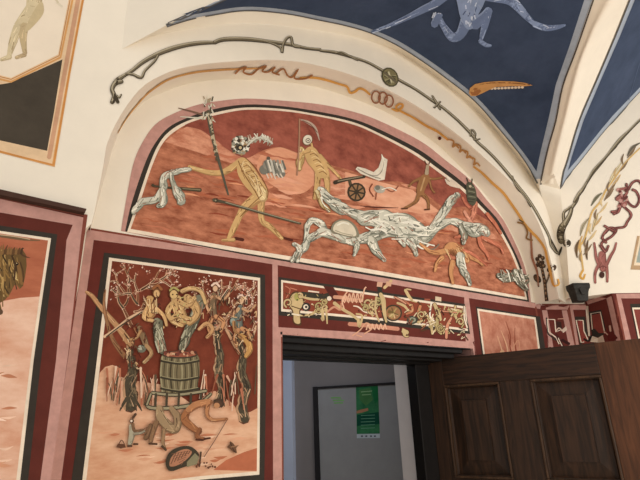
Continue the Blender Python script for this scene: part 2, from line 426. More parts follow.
# ---------------------------------------------------------------- lunette fresco
out = [(121,231),(124,212),(133,165),(143,141.5),(156,124),(175,113),(198,104.8),(220,101),(247,98.7),(285,101),(320,104.5),(350,111),(377,120),(420,141),(445,160),(470,180),(487,200.6),(502.5,219),(515,243),(523,262.5),(528,281),(531,303)]
blk = [(125,231.5),(131,205),(144,166),(154,145),(168,128),(188,117.6),(215,109),(247,104.6),(285,106.6),(320,112),(350,118.4),(374,127),(416,148),(440,165),(465,184.5),(483,203.5),(498.5,221),(512,246),(520,264),(526,283),(529,302)]
wht = [(127,232),(135,208),(149,166),(160,142),(174,128),(193,119),(218,112),(247,107.6),(285,109.4),(320,115),(350,121.4),(372,130),(413,151),(437,168),(462,187),(480,205.4),(496,223),(510,247),(518,265),(524,284),(527,300)]
inn = [(130.5,229),(139,205),(152,166),(163,143),(177,130),(195,121),(219,114.6),(247,110),(285,111.6),(320,117),(349,123.6),(371,132),(411,153),(435,170),(460,189),(478,207),(494,224.6),(508,248),(516,266),(522,284),(525,297)]
cm = lambda P: [tuple(p[:2]) for p in catmull([Vector((x,y,0)) for x, y in P], 5)]
LEVEL[0] = .0012
fr = Art(FB, .0022)
fr.poly(cm(out)+[(360,275.5),(240,255.5)], PINK).poly(cm(blk)+[(360,274),(240,254)], BLK).poly(cm(wht)+[(360,271.8),(240,252.3)], WHT)
lf = [fr.build('border', None, 'arched border in pink, black and white')]
CLIP[0] = cm(inn)+[(360,267.6),(240,248.4)]
gd = Art(FB, .0030).poly(cm(inn)+[(360,267.6),(240,248.4)], TERR)
sk = [(185,126.5),(200,130),(212,138),(218,142),(225,148),(238,156),(248,158),(262,151),(280,147),(295,152),(308,155),(322,160),(330,165),(352,171),(380,181),(400,182),(420,190),(436,202),(446,208),(465,207),(478,215),(494,224)]
gd.poly([(178,131),(195,123),(205,127),(216,137),(228,150),(300,158),(360,178),(420,196),(440,212),(480,222),(500,240),(470,236),(420,222),(370,206),(320,190),(290,172),(262,165),(230,163),(190,150),(165,142)], HILL)
gd.poly([(258,160),(264,152.5),(272,149),(281,147.6),(295,152.6),(310,158),(316,170),(312,186),(300,194),(284,192),(268,182),(258,172)], pig((206,138,106), .1, 5, (1,1,3), (228,166,132)), True)
wash(gd, lambda: (random.uniform(150, 330), random.uniform(150, 238)), 55, [(172,98,70),(180,106,78),(166,92,66),(188,116,88)], 1, 4, 12, 34)
wash(gd, lambda: (random.uniform(345, 500), random.uniform(214, 274)), 55, [(172,98,70),(180,106,78),(166,92,66),(188,116,88)], 1, 4, 10, 30)
wash(gd, lambda: (random.uniform(262, 420), random.uniform(180, 208)), 40, [(216,150,120),(210,144,112),(224,162,132),(204,136,104)], 1.5, 5, 10, 26)
gd.poly([(345,172),(380,182),(412,190),(440,212),(420,214),(380,206),(345,196)], pig((214,148,116), .1, 5, (1,1,3), (232,174,142)))
for k in range(36):
    x = random.uniform(150, 505); yb = 252+(x-240)*.16-4; yt = 175 if x < 300 else 208+(x-300)*.12
    y = random.uniform(yt, yb-4); L = random.uniform(8, 26)
    gd.line([(x, y), (x+L*.5, y+L*.08+J(1.4)), (x+L, y+L*.15)], [.4, random.uniform(.8, 2.4), .4], random.choice([(208,136,96), (150,72,48), (126,58,40), (218,150,112), (140,66,46)]))
gd.line([(360,206),(376,207.5),(398,208)], [.5,1.6,.5], (92,50,38)); gd.line([(235,238.5),(243,240)], 3.2, (84,40,30)); gd.line([(281,237.4),(292,240.5)], 2.6, (84,40,30))
lf.append(gd.build('painted_hills', None, 'orange and salmon rolling hills'))
sky = Art(FB, .0042).poly(cm(sk)+list(reversed(cm([(185,125),(195,121),(219,114.6),(247,110),(285,111.6),(320,117),(349,123.6),(371,132),(411,153),(435,170),(460,189),(478,207),(494,224.6)]))), SKYR)
lf.append(sky.build('painted_sky', None, 'dark brick red sky'))
# giant with a flower head
g = Art(FB, .0062)
g.limb([(262,192),(261,206),(262,221),(270,227),(282,239)], [9,7,5.5,5.5,3], TAN, TAND, TANH)
g.limb([(259,197),(245,208),(239,217),(233,230),(228,240)], [11,8.5,6,6,3.4], TAN, TAND, TANH)
g.limb([(234,240),(222,240.5)], [3.4,2], TAN, TAND)
g.limb([(241,161),(225,172),(210,173),(195,169),(189,167)], [6,6,5,4,3.4], TAN, TAND, TANH)
g.poly([(238,160),(244,158),(252,166),(260,178),(267,190),(267,198),(258,201),(252,194),(243,184),(237,172)], TAN, True)
for k in range(9): g.line([(240+k*1.9,165+k*2.6),(246+k*1.9+J(1),163+k*2.7),(250+k*1.6,167+k*2.7)], .7, TAND if k % 2 else TANH)
g.limb([(262,191),(263,199)], [10,9], TANH, TAND)
g.hatch([(241,163),(250,175),(262,194)], [10,14,10], [TAND,(150,108,68),TANH,(228,202,156),(176,134,88)], 34, .6, .6); g.line([(238,161),(243,173),(252,187),(259,199)], .9, TAND); g.line([(245,158),(256,169),(267,189),(267,198)], .9, TAND); g.line([(262,195),(247,209),(240,217)], .8, TAND)
lf.append(g.build('painted_giant', None, 'striding tan giant'))
g = Art(FB, .0078)
for k in range(130):
    t = random.uniform(0, 6.28); r_ = 9*random.random()**.6; g.dot(240+r_*cos(t), 146+r_*sin(t)*1.0, random.uniform(1, 2.0), random.choice([GRYD, CLO, CLOH, GRY, (70,60,50), (170,140,100)]))
g.dot(240,148,3.2,(52,44,38)); g.dot(240,148,1.6,(200,180,140))
for k in range(30):
    t = k/29; x = 249+t*23; y = 141-4*sin(t*2.6)+t*4; g.line([(x,y),(x+J(4),y-random.uniform(2,6))], .9, random.choice([CLO, CLOH, (176,160,140)])); g.line([(x,y),(x+J(4),y+random.uniform(1,4))], .8, random.choice([CLO, GRY]))
g.line([(247,146),(255,139),(264,138),(272,144)], 1.6, CLO)
lf.append(g.build('painted_flower_head', None, 'grey and white flower head with a lacy spray'))
g = Art(FB, .0086)
g.line([(208,112),(211,130),(216,152),(228,195)], [5,4.4,3.2,1.6], GRYD); g.line([(208,114),(212,132),(217,153)], [2.4,2,1.4], (186,170,140))
g.line([(178,108.4),(192,112),(205,116)], [.8,1.8,2], (120,92,76)); g.line([(180,117),(205,119)], [.8,2], CLO)
for k in range(34): x = 208+J(5); y = random.uniform(96, 124); g.line([(x,y),(x+J(2.4),y+random.uniform(2,5))], random.uniform(.7,1.6), random.choice([GRYD, CLO, (168,150,122), (90,78,60), CLOH]))
for k in range(22): t = k/21; g.dot(210+t*7+J(1.6), 126+t*34, random.uniform(.8,1.6), random.choice([GRYD, (186,170,140), (96,80,60)]))
lf.append(g.build('painted_torch', None, 'grey knotted staff with a ragged tip'))
g = Art(FB, .0104)
g.line([(152,185.6),(160,187.4),(200,190.6)], [3,2,3.6], (76,66,50)); g.line([(182,189),(200,190.4)], 1, (132,120,92))
g.line([(213,200.4),(225,203),(262,213.6),(300,224)], [3.4,2.6,2.4,2], (84,76,60)); g.line([(225,202.6),(262,213),(299,223.4)], .8, (150,142,118))
g.dot(216,201,2.2,(70,62,48)); g.dot(215,201,.9,(150,140,112))
lf.append(g.build('painted_spears', None, 'two dark grey spears'))
g = Art(FB, .0112)
drape(g, [(133,213),(142,203),(155,200),(162,190),(164,178),(176,172),(190,170)], [5,7,6,8,6,6,3], 9)
drape(g, [(170,174),(173,184),(178,194),(181,202)], [4,4,9,8], 6); drape(g, [(162,190),(163,203),(157,207)], [6,7,3], 5)
lf.append(g.build('painted_grey_cloth', None, 'grey cloth blowing from the outstretched hand'))
g = Art(FB, .0062)
for p in ((264,170,5),(268,165,5.5),(272,167,6),(277,171,5.5),(281,174,4)): g.dot(*p, random.choice([(140,132,118),(172,162,146),(120,116,104)]))
for k in range(16): g.line([(264+k*1.2,163+J(4)),(267+k*1.2,172+J(4))], random.uniform(1,2.2), random.choice([(108,106,96),(196,190,174),(150,144,130),(222,212,194)]))
for k in range(5): g.line([(266+k*3.4,174),(268+k*3.6,179+J(1.5))], 1.2, (216,200,180))
g.dot(268,158.6,1.8,(96,84,72))
lf.append(g.build('painted_cloud_creature', None, 'small grey cloud with a ragged fringe'))
# skeleton with scythe
g = Art(FB, .0068)
drape(g, [(301,149),(300,160),(299,170)], [6,7,4], 5, (206,180,124), (140,106,62), (228,206,154))
g.limb([(318,170),(317,184),(314,199)], [7,5.5,3.4], TAN, TAND, TANH); g.limb([(325,172),(327,184),(327,201)], [7,5.5,3.4], TAN, TAND, TANH)
g.limb([(319,156),(328,166),(335,173),(341,180)], [4.4,3.4,2.6,1.6], TAN, TAND, TANH)
g.poly([(304,152),(309,147),(315,149),(321,158),(327,168),(328,177),(318,178),(313,170),(307,163)], TAN, True)
for k in range(8): g.line([(308+k*1.5,152+k*3),(312+k*1.5,151+k*3),(316+k*1.5,154+k*3)], .7, TAND if k % 2 else TANH)
g.limb([(309,151),(302,154),(299,160)], [3.6,3,2.4], TAN, TAND)
g.dot(307,140.6,5.0,(120,96,70),5.6,.5); g.dot(307,140.2,4.4,(222,212,190),5,.5); g.dot(307.6,141,2.6,(90,70,58)); g.dot(307.6,141,1.8,(222,212,190)); g.dot(307.6,141,.8,(60,44,38)); g.line([(311,144),(312,149)], 2, TAN)
lf.append(g.build('painted_skeleton', None, 'tan skeleton figure with a spiral eye'))
g = Art(FB, .0084).line([(299,119),(298.6,146),(296.6,176)], [1.4,1.6,1.4], (166,126,100)).line([(300,120),(308,123),(315,129),(319,141)], [1,3,2.6,.6], (182,160,142)).line([(302,121),(310,125),(317,133)], .8, (120,84,70))
lf.append(g.build('painted_scythe', None, 'long scythe with a curved grey blade'))
g = Art(FB, .0062)
g.poly([(355,169.5),(357,167),(365,169),(373,172.5),(378,168),(381,159),(381,154),(383,157.5),(387,160),(386,167),(384,180),(378,181),(368,177),(360,174)], (222,210,190))
g.line([(357,169),(366,174),(376,176),(382,170),(384,160)], 1, (160,150,134)).line([(360,170.5),(370,176),(380,179)], .8, (132,124,110)).line([(381,155),(384,163),(382,172)], .8, CLOH)
lf.append(g.build('painted_white_bird', None, 'white bird rising behind the cannon'))
g = Art(FB, .0070)
g.line([(334,183),(345,180),(364,177)], [4,3.4,3], (66,56,44)); g.line([(337,181.6),(362,176.6)], 1, (148,134,108)); g.line([(349,181),(352,191)], 3, (84,72,54))
lf.append(g.build('painted_cannon', None, 'small dark cannon on a spoked wheel')); g = Art(FB)
g.dot(356,192.4,9.2,(64,54,42),9.4); g.dot(356,192.4,7.4,(148,112,80),7.6)
for k in range(8): t = k*pi/4+.2; g.line([(356,192.4),(356+8*cos(t),192.4+8*sin(t))], 1.6, (64,54,42))
g.dot(356,192.4,2,(64,54,42))
wh = g.build('wheel', None); wh.parent = lf[-1]
g = Art(FB, .0070).dot(379,189.6,5.6,(176,168,152),3.8,.2).dot(377,188,2.6,(120,116,104)).line([(372,184),(369,190),(373,197)], 1.2, (130,70,50)).line([(384,188),(392,192),(398,186)], 1.2, (150,90,66)).line([(376,193),(375,200)], 1.2, (150,90,66)).line([(381,190),(389,188),(396,191)], 1, CLOH)
lf.append(g.build('painted_crab', None, 'grey shelled creature with thin legs'))
BRN=(150,106,68); BRD=(92,58,38); BRH=(186,146,102)
g = Art(FB, .0070)
g.limb([(419,193),(416,201),(411,205),(404,208.6)], [4.4,3.4,2.6,2], BRN, BRD); g.limb([(420,193),(427,200),(428,209)], [4.4,3,2], BRN, BRD); g.line([(401,209),(407,208.6)], 1.6, BRD); g.line([(424,210),(429,209.6)], 1.6, BRD)
g.limb([(424,178),(433,179.4),(442,178)], [3,2,1.6], BRN, BRD); g.limb([(420,179),(413,182),(408,187)], [3,2,1.6], BRN, BRD); g.limb([(429,181),(431,189),(434,193)], [1.8,1.4,1.4], BRN, BRD)
g.poly([(421,176),(427,174),(429,180),(425,188),(422,195),(417,195),(416,189),(418,182)], BRN, True); g.line([(424,178),(420,191)], 1.6, BRH)
g.line([(427,166),(426,174)], [3,4], (176,156,128)); g.line([(426,165),(424,161)], .9, BRD); g.line([(428,165),(430,161)], .9, BRD)
lf.append(g.build('painted_runner', None, 'brown horned running figure'))
g = Art(FB, .0078).poly([(444,179.4),(449,178),(455,182),(463,188.4),(458,188.6),(450,186.6),(446,184)], (214,196,176)).line([(445,179),(449,182)], .8, (150,130,112)).line([(446,177),(450,180)], .9, CLOH)
g.limb([(463,198),(459,193),(456,199)], [2.4,2.6,1.8], (176,96,78), (110,50,40)).limb([(462,198),(466,205),(472,210)], [2.4,2.6,2], (190,112,88), (110,50,40))
g.limb([(475,203),(473,215),(468,224)], [4,5,4], (200,130,104), (140,76,58)).limb([(464,212),(470,222),(476,228)], [3,3,2.4], SAL, (140,76,58))
g.poly([(466,184),(471,183),(475,190),(476,200),(473,206),(468,203),(466,196)], (84,82,66), True)
for k in range(7): g.line([(467+J(1),186+k*2.6),(474+J(1),188+k*2.4)], .8, random.choice([(130,130,108),(56,54,44)]))
g.line([(468,184),(466,178)], 1, (70,66,52)).line([(471,184),(472,177)], 1, (70,66,52)).dot(469.6,186.6,1.3,(190,176,150))
lf.append(g.build('painted_insect_rider', None, 'grey green insect headed figure with reaching arms'))
# white cloth river
g = Art(FB, .0090)
drape(g, [(319,190),(328,199),(338,207),(352,213),(368,218)], [7,9,11,9,10], 12)
drape(g, [(316,192),(322,205),(329,212)], [4,4,2], 4, (214,196,150), (150,120,76), CLOH)
drape(g, [(360,219),(378,219),(396,222),(412,228),(424,238)], [14,16,18,18,12], 18)
drape(g, [(352,240),(370,238),(386,230),(402,232),(416,240)], [7,10,14,14,10], 16)
drape(g, [(420,244),(431,232),(442,214),(449,203),(457,195)], [8,10,8,8,6], 12)
drape(g, [(424,240),(436,228),(450,222),(462,226),(470,234)], [8,7,6,7,5], 9)
drape(g, [(304,250),(306,232),(310,221),(320,224),(326,232)], [4,5,5,6,5], 9)
drape(g, [(291,262),(297,254),(304,247),(308,236)], [3,6,7,4], 8); drape(g, [(293,244),(300,250),(296,262)], [3,4,3], 4)
drape(g, [(308,240),(322,233),(338,238),(352,241),(366,237),(376,232)], [6,8,8,8,8,8], 14)
drape(g, [(371,240),(374,250),(384,261)], [9,8,2], 6); drape(g, [(353,240),(356,247),(353,256)], [6,5,2], 4)
drape(g, [(404,236),(412,246),(416,256)], [10,7,3], 6); drape(g, [(396,230),(400,240),(404,246)], [6,6,3], 5)
for k in range(34):
    x = random.uniform(362, 424); y = 212+(x-362)*.22+random.uniform(0, 22)
    g.line([(x,y),(x+random.uniform(5,11),y+J(4)),(x+random.uniform(12,18),y+random.uniform(-2,7))], random.uniform(.8,1.8), random.choice([CLOH, CLO, CLOD, (142,142,126), (234,228,212)]))
lf.append(g.build('painted_white_cloth', None, 'long twisting white cloth'))
g = Art(FB, .0172).poly([(330,232),(332,224),(339,220),(348,221),(355,227),(358,237),(350,238),(338,235)], (130,124,104), True).poly([(332,231),(334,224.6),(340,221.4),(347,222.4),(353,228),(355,236),(348,236.6),(338,234)], (212,200,176), True).line([(336,226),(342,223.4),(348,225)], 1.4, CLOH).line([(334,231),(342,234),(352,236)], .9, (160,150,128))
lf.append(g.build('painted_dome', None, 'smooth pale dome lying in the cloth'))
g = Art(FB, .0078)
for pts, w in (([(444,252),(432,253),(424,248),(419,244)], [6,4,3,2]), ([(442,258),(436,264),(434,272)], [5,3,2]), ([(452,262),(450,272),(452,284)], [5,4,2.4]), ([(462,252),(470,258),(478,262),(482,266)], [5,3.4,2.6,1.8]), ([(446,250),(452,247),(462,254),(467,262)], [7,9,8,5])):
    g.limb(pts, w, (198,142,96), (132,82,54), (216,170,122))
for k in range(12): g.line([(444+k*1.6,249+J(2)),(448+k*1.6,257+J(3))], .8, random.choice([(140,92,58),(216,180,130)]))
drape(g, [(459,256),(461,268),(466,276),(469,285)], [8,7,5,3], 9)
lf.append(g.build('painted_crouching_figure', None, 'crouching tan figure with a white loincloth'))
g = Art(FB, .0078)
for pts, w in (([(478,236),(480,246),(486,254),(488,260)], [4,4,3,2]), ([(482,238),(492,243),(500,248),(502,254)], [4,3.4,2.6,1.6]), ([(462,250),(474,256),(486,266)], [2,2.6,1.6]), ([(466,228),(460,236),(454,238)], [4,3,2]), ([(486,214),(494,224),(500,234)], [3,3,2])):
    g.limb(pts, w, (196,118,90), (136,66,48), (214,148,118))
drape(g, [(464,225),(472,230),(480,230),(487,234)], [6,12,12,7], 12); drape(g, [(460,226),(463,236),(462,244)], [5,6,3], 5, GRY, GRYD, CLO)
lf.append(g.build('painted_fallen_figures', None, 'salmon limbs tangled in white cloth'))
g = Art(FB, .0078)
drape(g, [(497,276),(506,279),(516,277),(526,282)], [5,7,9,7], 10, GRY, GRYD, CLOH); drape(g, [(514,270),(518,280),(526,290)], [4,8,4], 7, GRY, GRYD, CLOH)
for k in range(20): g.line([(498+k*1.4,274+J(5)),(501+k*1.4,279+J(5))], 1, random.choice([GRYD, CLOH, GRY]))
lf.append(g.build('painted_grey_rags', None, 'grey rags at the right corner'))
fresco('lunette_fresco', 'large arched red fresco above the doorway with a striding giant and white cloth', 'fresco', (2.85, -.002, 2.74), lf)

# ---------------------------------------------------------------- grape harvest fresco left of the door
p = []
fr = Art(FB, .003).poly([(104,252.6),(180,262.5),(265,275),(266,380),(264,490),(70,490),(88,360)], BLK).poly([(109,257.6),(180,267.2),(260,278),(260,380),(259.2,474.6),(201,479.6),(160,490),(81,490),(92,400)], WHT)
p.append(fr.build('border', None, 'white line with a black edge'))
RB = pig((100,46,32), .12, 7, (1,1,1), (130,64,45)); GR = pig((200,142,108), .1, 4, (1,1,3), (228,186,154))
fr = Art(FB, .0038).poly([(112,261),(180,270),(257.6,280.6),(257.6,380),(256.6,471.4),(201,476),(150,482),(86,482),(96,400)], RB)
p.append(fr.build('painted_sky', None, 'dark red background'))
g = Art(FB, .0044).poly([(99.5,373),(105,367),(112,365),(118,367),(121,377),(130,380),(150,383),(165,385),(190,403),(200,400),(207,393),(215,391),(221,396),(232,403),(240,414),(250,412),(257.4,408),(256.6,471.4),(201,476),(150,482),(86,482),(92,430)], GR)
for k in range(34):
    x = random.uniform(94, 236); y = random.uniform(432, 468); L = random.uniform(10, 20); g.line([(x,y),(x+L/2,y+J(1)),(x+L,y-1)], [.3, random.uniform(1,3.4), .3], random.choice([(214,160,128),(192,124,92),(232,192,162),(182,112,80)]))
g.poly([(213,470),(226,460),(244,452),(256.8,448),(256.6,471)], (180,106,76))
p.append(g.build('painted_ground', None, 'pale orange ground'))
# trees
BK=(76,67,53); BH=(178,140,108)
BL=[(214,166,142),(226,190,166),(198,132,108),(232,208,190),(160,96,76)]
TIPS = []
PF = [(112,262),(180,271),(256.6,281.6),(256.6,470),(88,480),(97,400)]
def trunk(a, pts, w, c=BK, e=BH):
    q = [Vector((x, y, k)) for (x, y), k in zip(pts, w)]; q = catmull(q, 4); q = [Vector((v.x+J(.5), v.y, v.z*random.uniform(.85,1.15))) for v in q]
    P = [(v.x, v.y) for v in q]; W = [v.z for v in q]
    a.line(P, [k+1.6 for k in W], (92,58,42)); a.line([(x-.25*k, y) for (x, y), k in zip(P, W)], [k*.66 for k in W], e); a.line([(x+.05*k, y) for (x, y), k in zip(P, W)], [k*.84 for k in W], c)
    a.hatch(pts, w, [(108,97,76), (56,48,39), (134,114,88), (90,80,62), (66,56,44)], int(len(pts)*max(w)*1.1), .8, .5)
    a.hatch(pts, [k*1.1 for k in w], [e, (200,164,130)], len(pts), .8, .3)
def grow(a, x, y, ang, L, w, d):
    if d == 0 or not inside(x, y, PF): TIPS.append((x, y)); return
    x1 = x+L*.5*cos(ang+J(.3)); y1 = y-L*.5*sin(ang+J(.3)); x2 = x1+L*.5*cos(ang+J(.5)); y2 = y1-L*.5*sin(ang+J(.5))
    if not inside(x2, y2, PF): TIPS.append((x, y)); return
    a.line([(x,y),(x1,y1),(x2,y2)], [w+.9, w*.8+.8, w*.6+.7], random.choice([(206,164,132),(178,130,98),(220,186,156)])); a.line([(x+.3,y),(x1+.3,y1),(x2+.3,y2)], [w*.9, w*.7, w*.5], random.choice([BK,(86,62,46),(120,78,56)]))
    TIPS.append((x2, y2))
    for k in range(2 if d > 1 else 1): grow(a, x2, y2, ang+random.uniform(.25,.8)*(1 if k else -1)+J(.15), L*random.uniform(.6,.85), w*.66, d-1)
g = Art(FB)
trunk(g, [(131,340),(130,356),(133,370),(129,385),(131,398),(130,408)], [6,7,9,12,13,12])
for r_ in (-8,-3,5,9): g.line([(130+r_*.4,398),(130+r_,406),(130+r_*1.3,411)], [3.4,2.4,.8], BK)
g.limb([(86,292),(92,296),(98,304),(108,316),(120,330),(131,345)], [2.4,4,4.4,5,6,7], (184,140,100), (90,60,42), (220,182,140))
g.limb([(124,356),(114,342),(108,326),(104,306),(105,290)], [5,4,3.4,2.6,1.4], (150,108,76), (80,50,36))
for ax, ay, an, L, w in ((131,326,1.75,19,3.4),(137,304,1.2,13,2.6),(137,304,2.3,12,2.4),(141,290,.5,15,2.2),(150,285,.35,13,2),(124,292,2.2,11,1.8),(128,284,1.5,10,1.8),(160,280,.5,9,1.6),(110,300,1.7,9,1.6),(134,312,.4,9,1.6)): grow(g, ax, ay, an, L, w, 3)
g.line([(104,337),(116,329),(130,318),(144,311),(152,308)], [2.6,3,3,2.4,1.4], (214,178,144)); g.line([(106,337),(122,325),(142,312)], [1,1.4,1], BK)
p.append(g.build('painted_left_tree', None, 'dark twisted tree at the left'))
g = Art(FB)
trunk(g, [(212,318),(216,330),(217,343),(220,356),(218,372),(222,386),(220,400)], [4,6,6.6,7,8,8,10]); trunk(g, [(239,326),(237,340),(243,355),(241,372),(246,388),(242,404),(244,420)], [5,6,7,8,8,9,11])
for ax, ay, an, L, w in ((212,318,1.9,14,2.8),(214,306,1.2,12,2.4),(206,298,2.1,9,1.8),(222,298,.9,11,2),(230,292,.8,9,1.8),(239,326,1.3,14,2.8),(244,312,.9,11,2),(246,304,1.5,11,1.8),(246,334,.7,10,2),(232,336,2.2,11,2),(222,324,.8,12,2)): grow(g, ax, ay, an, L, w, 3)
for pts, w in (([(198,299),(206,307),(216,318),(226,330),(234,345),(239,354)], [2,2.4,3,3,3,2]), ([(244,352),(251,340),(256,326)], [2.4,2.4,1.4]), ([(216,330),(226,318),(236,304),(242,294)], [2.6,2.6,2,1])):
    g.limb(pts, w, (186,144,110), (84,56,42), (222,186,152))
p.append(g.build('painted_right_tree', None, 'pair of dark twisted trunks at the right'))
g = Art(FB)
for x, y in TIPS:
    for k in range(2):
        x2, y2 = x+J(3), y+J(2.6)
        if inside(x2, y2, PF): g.line([(x2,y2),(x2+J(1.8),y2+J(1.6))], random.uniform(.6,1.2), random.choice(BL))
for cx, cy, rx, ry, n in ((113,275,7,9,12),(150,270,12,6,12),(170,279,9,6,14),(206,283,8,7,12),(238,289,11,6,12),(250,302,6,9,10)):
    for k in range(n):
        t = random.uniform(0, 6.28); q = random.random()**.5; x = cx+rx*q*cos(t); y = cy+ry*q*sin(t)
        if inside(x, y, PF): g.line([(x,y),(x+J(2.0),y+J(1.6))], random.uniform(.7,1.4), random.choice(BL))
p.append(g.build('painted_blossom', None, 'pale pink leaves and blossom'))
# men
g = Art(FB, .0132)
g.limb([(150,300),(150,316)], [10,9], (196,154,102), (96,62,40), (220,186,136))
g.dot(156,293,4.2,(110,70,44),5); g.dot(156,294,3,(204,164,116),3.8); g.line([(152,289),(157,286),(161,290)], 2.6, (150,96,60))
g.limb([(149,305),(143,318),(155,322),(163,328)], [4,3.4,3,2.4], (204,162,112), (96,62,40), (226,190,140)); g.limb([(154,308),(163,316),(166,326)], [4,3.4,2.6], (204,162,112), (96,62,40))
for k in range(8): g.line([(146+k*1.4,300+J(2)),(148+k*1.2,314+J(2))], .8, random.choice([(140,98,62),(228,196,146)]))
drape(g, [(157,322),(158,336),(162,352)], [9,10,8], 8, (132,128,106), (66,62,50), (182,176,150))
p.append(g.build('painted_young_man', None, 'bare chested man in striped trousers'))
g = Art(FB, .0132+.004)
drape(g, [(200,300),(194,318),(186,336),(181,350)], [10,10,9,7], 9, (120,116,96), (62,58,46), (176,170,144))
for pts, w in (([(176,298),(178,310),(184,322)], [9,12,9]), ([(172,304),(167,312),(172,322),(182,326)], [5,5,4,3]), ([(186,298),(194,306),(196,316),(188,324)], [8,9,7,5]), ([(178,302),(188,306),(194,298)], [5,5,4]), ([(170,320),(178,316),(190,320)], [4,5,4])):
    g.limb(pts, w, (196,158,108), (96,66,42), (226,196,146), 14)
for k in range(40):
    t = random.uniform(0, 6.28); q = random.random()**.5; x = 182+14*q*cos(t); y = 308+15*q*sin(t); g.line([(x,y),(x+J(3),y+random.uniform(-1,3))], random.uniform(.6,1.2), random.choice([(206,170,112),(110,78,50),(226,196,140),(84,58,40),(186,176,116),(120,50,36)]))
g.limb([(181,292),(190,289),(200,292),(205,304)], [4,4,4,3], (204,168,118), (90,60,40)); g.dot(173,294,5,(96,66,44),5.6); g.dot(173,295,3.8,(210,176,120),4.4); g.line([(169,291),(173,288),(178,291)], 2, (168,156,96)); g.dot(172,295,.8,(60,40,30)); g.dot(176,295,.8,(60,40,30))
g.limb([(198,330),(206,324),(212,330),(206,338)], [3,4,3.6,3], (190,146,102), (90,56,40))
p.append(g.build('painted_bacchus_group', None, 'wreathed old man wrestling on the barrel'))
def climber(build, label): g = Art(FB); build(g); p.append(g.build('painted_climber', None, label))
def upper(x, y, c=(120,98,74)):
    def f(g):
        g.limb([(x+2,y+4),(x,y+12),(x+1,y+20),(x+2,y+28)], [5,7,6,5], c, (60,44,34), (180,146,112)); g.limb([(x,y+6),(x-6,y+13),(x-3,y+22)], [3,2.6,2], (190,146,110), (80,52,38)); g.limb([(x+4,y+6),(x+11,y+9),(x+17,y+2)], [3,2.4,1.8], (190,146,110), (80,52,38))
        g.limb([(x+3,y+26),(x+11,y+31),(x+8,y+41)], [4.6,4,2.6], (196,142,100), (80,48,36), (224,184,146)); g.limb([(x,y+27),(x-4,y+36),(x-2,y+44)], [4.4,3.4,2.2], (186,134,94), (80,48,36))
        g.dot(x+3,y-2.6,3.6,(110,76,56),4.2); g.dot(x+2.6,y-2,2.4,(206,168,136),3); g.line([(x-1,y-5),(x+3,y-7.5),(x+7,y-4)], 2, (226,196,176))
    return f
climber(upper(212,291), 'grey brown climber in the middle of the trees'); climber(upper(238,303,(104,108,100)), 'climber at the right')
def f(g): g.dot(233,322,4,(96,104,96),5); g.dot(232,321,2.4,(150,156,144)); g.limb([(240,336),(247,342),(249,350),(245,357)], [5,6.6,6,3.6], (186,140,84), (90,58,38), (214,176,120)); g.limb([(240,338),(234,331),(233,322)], [3,2.4,3], (170,126,84), (90,58,38))
climber(f, 'crouching climber low in the right tree')
def f(g):
    g.limb([(139,328),(143,338),(146,347)], [5,6.4,5], (130,104,76), (66,46,36), (178,150,112)); g.dot(141,349,4.4,(112,112,96),4); g.dot(140,348,2.6,(170,168,148),2.4); g.limb([(146,346),(151,354),(143,363)], [4.4,3.6,2.6], (170,134,96), (76,52,38), (206,180,140)); g.limb([(141,330),(136,338),(129,340)], [3,2.6,2], (176,136,96), (80,52,38))
climber(f, 'climber under the left tree')
g = Art(FB)
for k in range(230):
    cx, cy, rx, ry = random.choice(((152,310,9,22),(184,310,18,22),(184,310,18,22),(218,312,12,26),(242,325,13,30),(134,345,12,26)))
    t = random.uniform(0, 6.28); q = random.random()**.5; x = cx+rx*q*cos(t); y = cy+ry*q*sin(t)
    g.line([(x,y),(x+J(2.4),y+J(3.2)),(x+J(4),y+random.uniform(1,5))], random.uniform(.5,1.0), random.choice([(92,42,32),(104,50,36),(60,46,36),(206,168,124),(150,104,72),(96,84,64),(222,190,150),(78,38,30)]))
p.append(tag(g.build('painted_shading', None), kind='stuff'))
g = Art(FB, .0132)
g.poly([(161,356),(170,353),(186,353),(197,356),(198.5,366),(198,378),(194,393),(185,396),(172,396),(163,393),(159.6,378),(159.6,366)], (116,104,78), True)
for k in range(12): x = 161+k*3.2; g.line([(x+(.6 if k < 6 else -.6)*1,357),(x+(-1.2 if k < 6 else 1.2),374),(x+(.8 if k < 6 else -.8),394)], .8 if k % 3 else 1.8, (70,62,46) if k % 2 else (152,142,110))
for yy in (362.5, 379, 390): g.line([(160,yy-1.4),(179,yy+1.6),(198,yy-1.4)], 2.2, (60,54,42)); g.line([(161,yy-2.4),(179,yy+.4),(197,yy-2.4)], .7, (150,140,108))
g.dot(179,355,18,(70,60,46),4); g.dot(179,354.6,16.4,(146,84,64),2.8)
for k in range(20): g.dot(164+k*1.6, 353.6+J(2.4), random.uniform(1,2), random.choice([(190,140,110),(110,60,50),(206,170,136),(84,50,42)]))
p.append(g.build('painted_barrel', None, 'grey brown staved barrel full of grapes'))
g = Art(FB, .0170)
for pts, w in (([(151,393),(175,395),(205,391)], 3), ([(146,404),(150,408),(172,408),(200,404)], 3.4), ([(199,404),(210,394)], 2.4), ([(146,405),(150,394)], 2.6)):
    g.line(pts, w+1, (60,52,40)); g.line(pts, w-.8, (150,140,112))
for x in (155,166,178,190,200): g.line([(x,394),(x-.6,406)], 2.4, (72,64,50))
p.append(g.build('painted_litter', None, 'carrying frame under the barrel'))
g = Art(FB, .0196)
g.limb([(159,408),(160,418),(170,428),(176,430)], [7,9,10,7], (160,134,102), (78,60,44), (190,166,130)); g.limb([(176,430),(177,418),(170,408)], [6,8,5], (150,124,94), (78,60,44), (186,160,124))
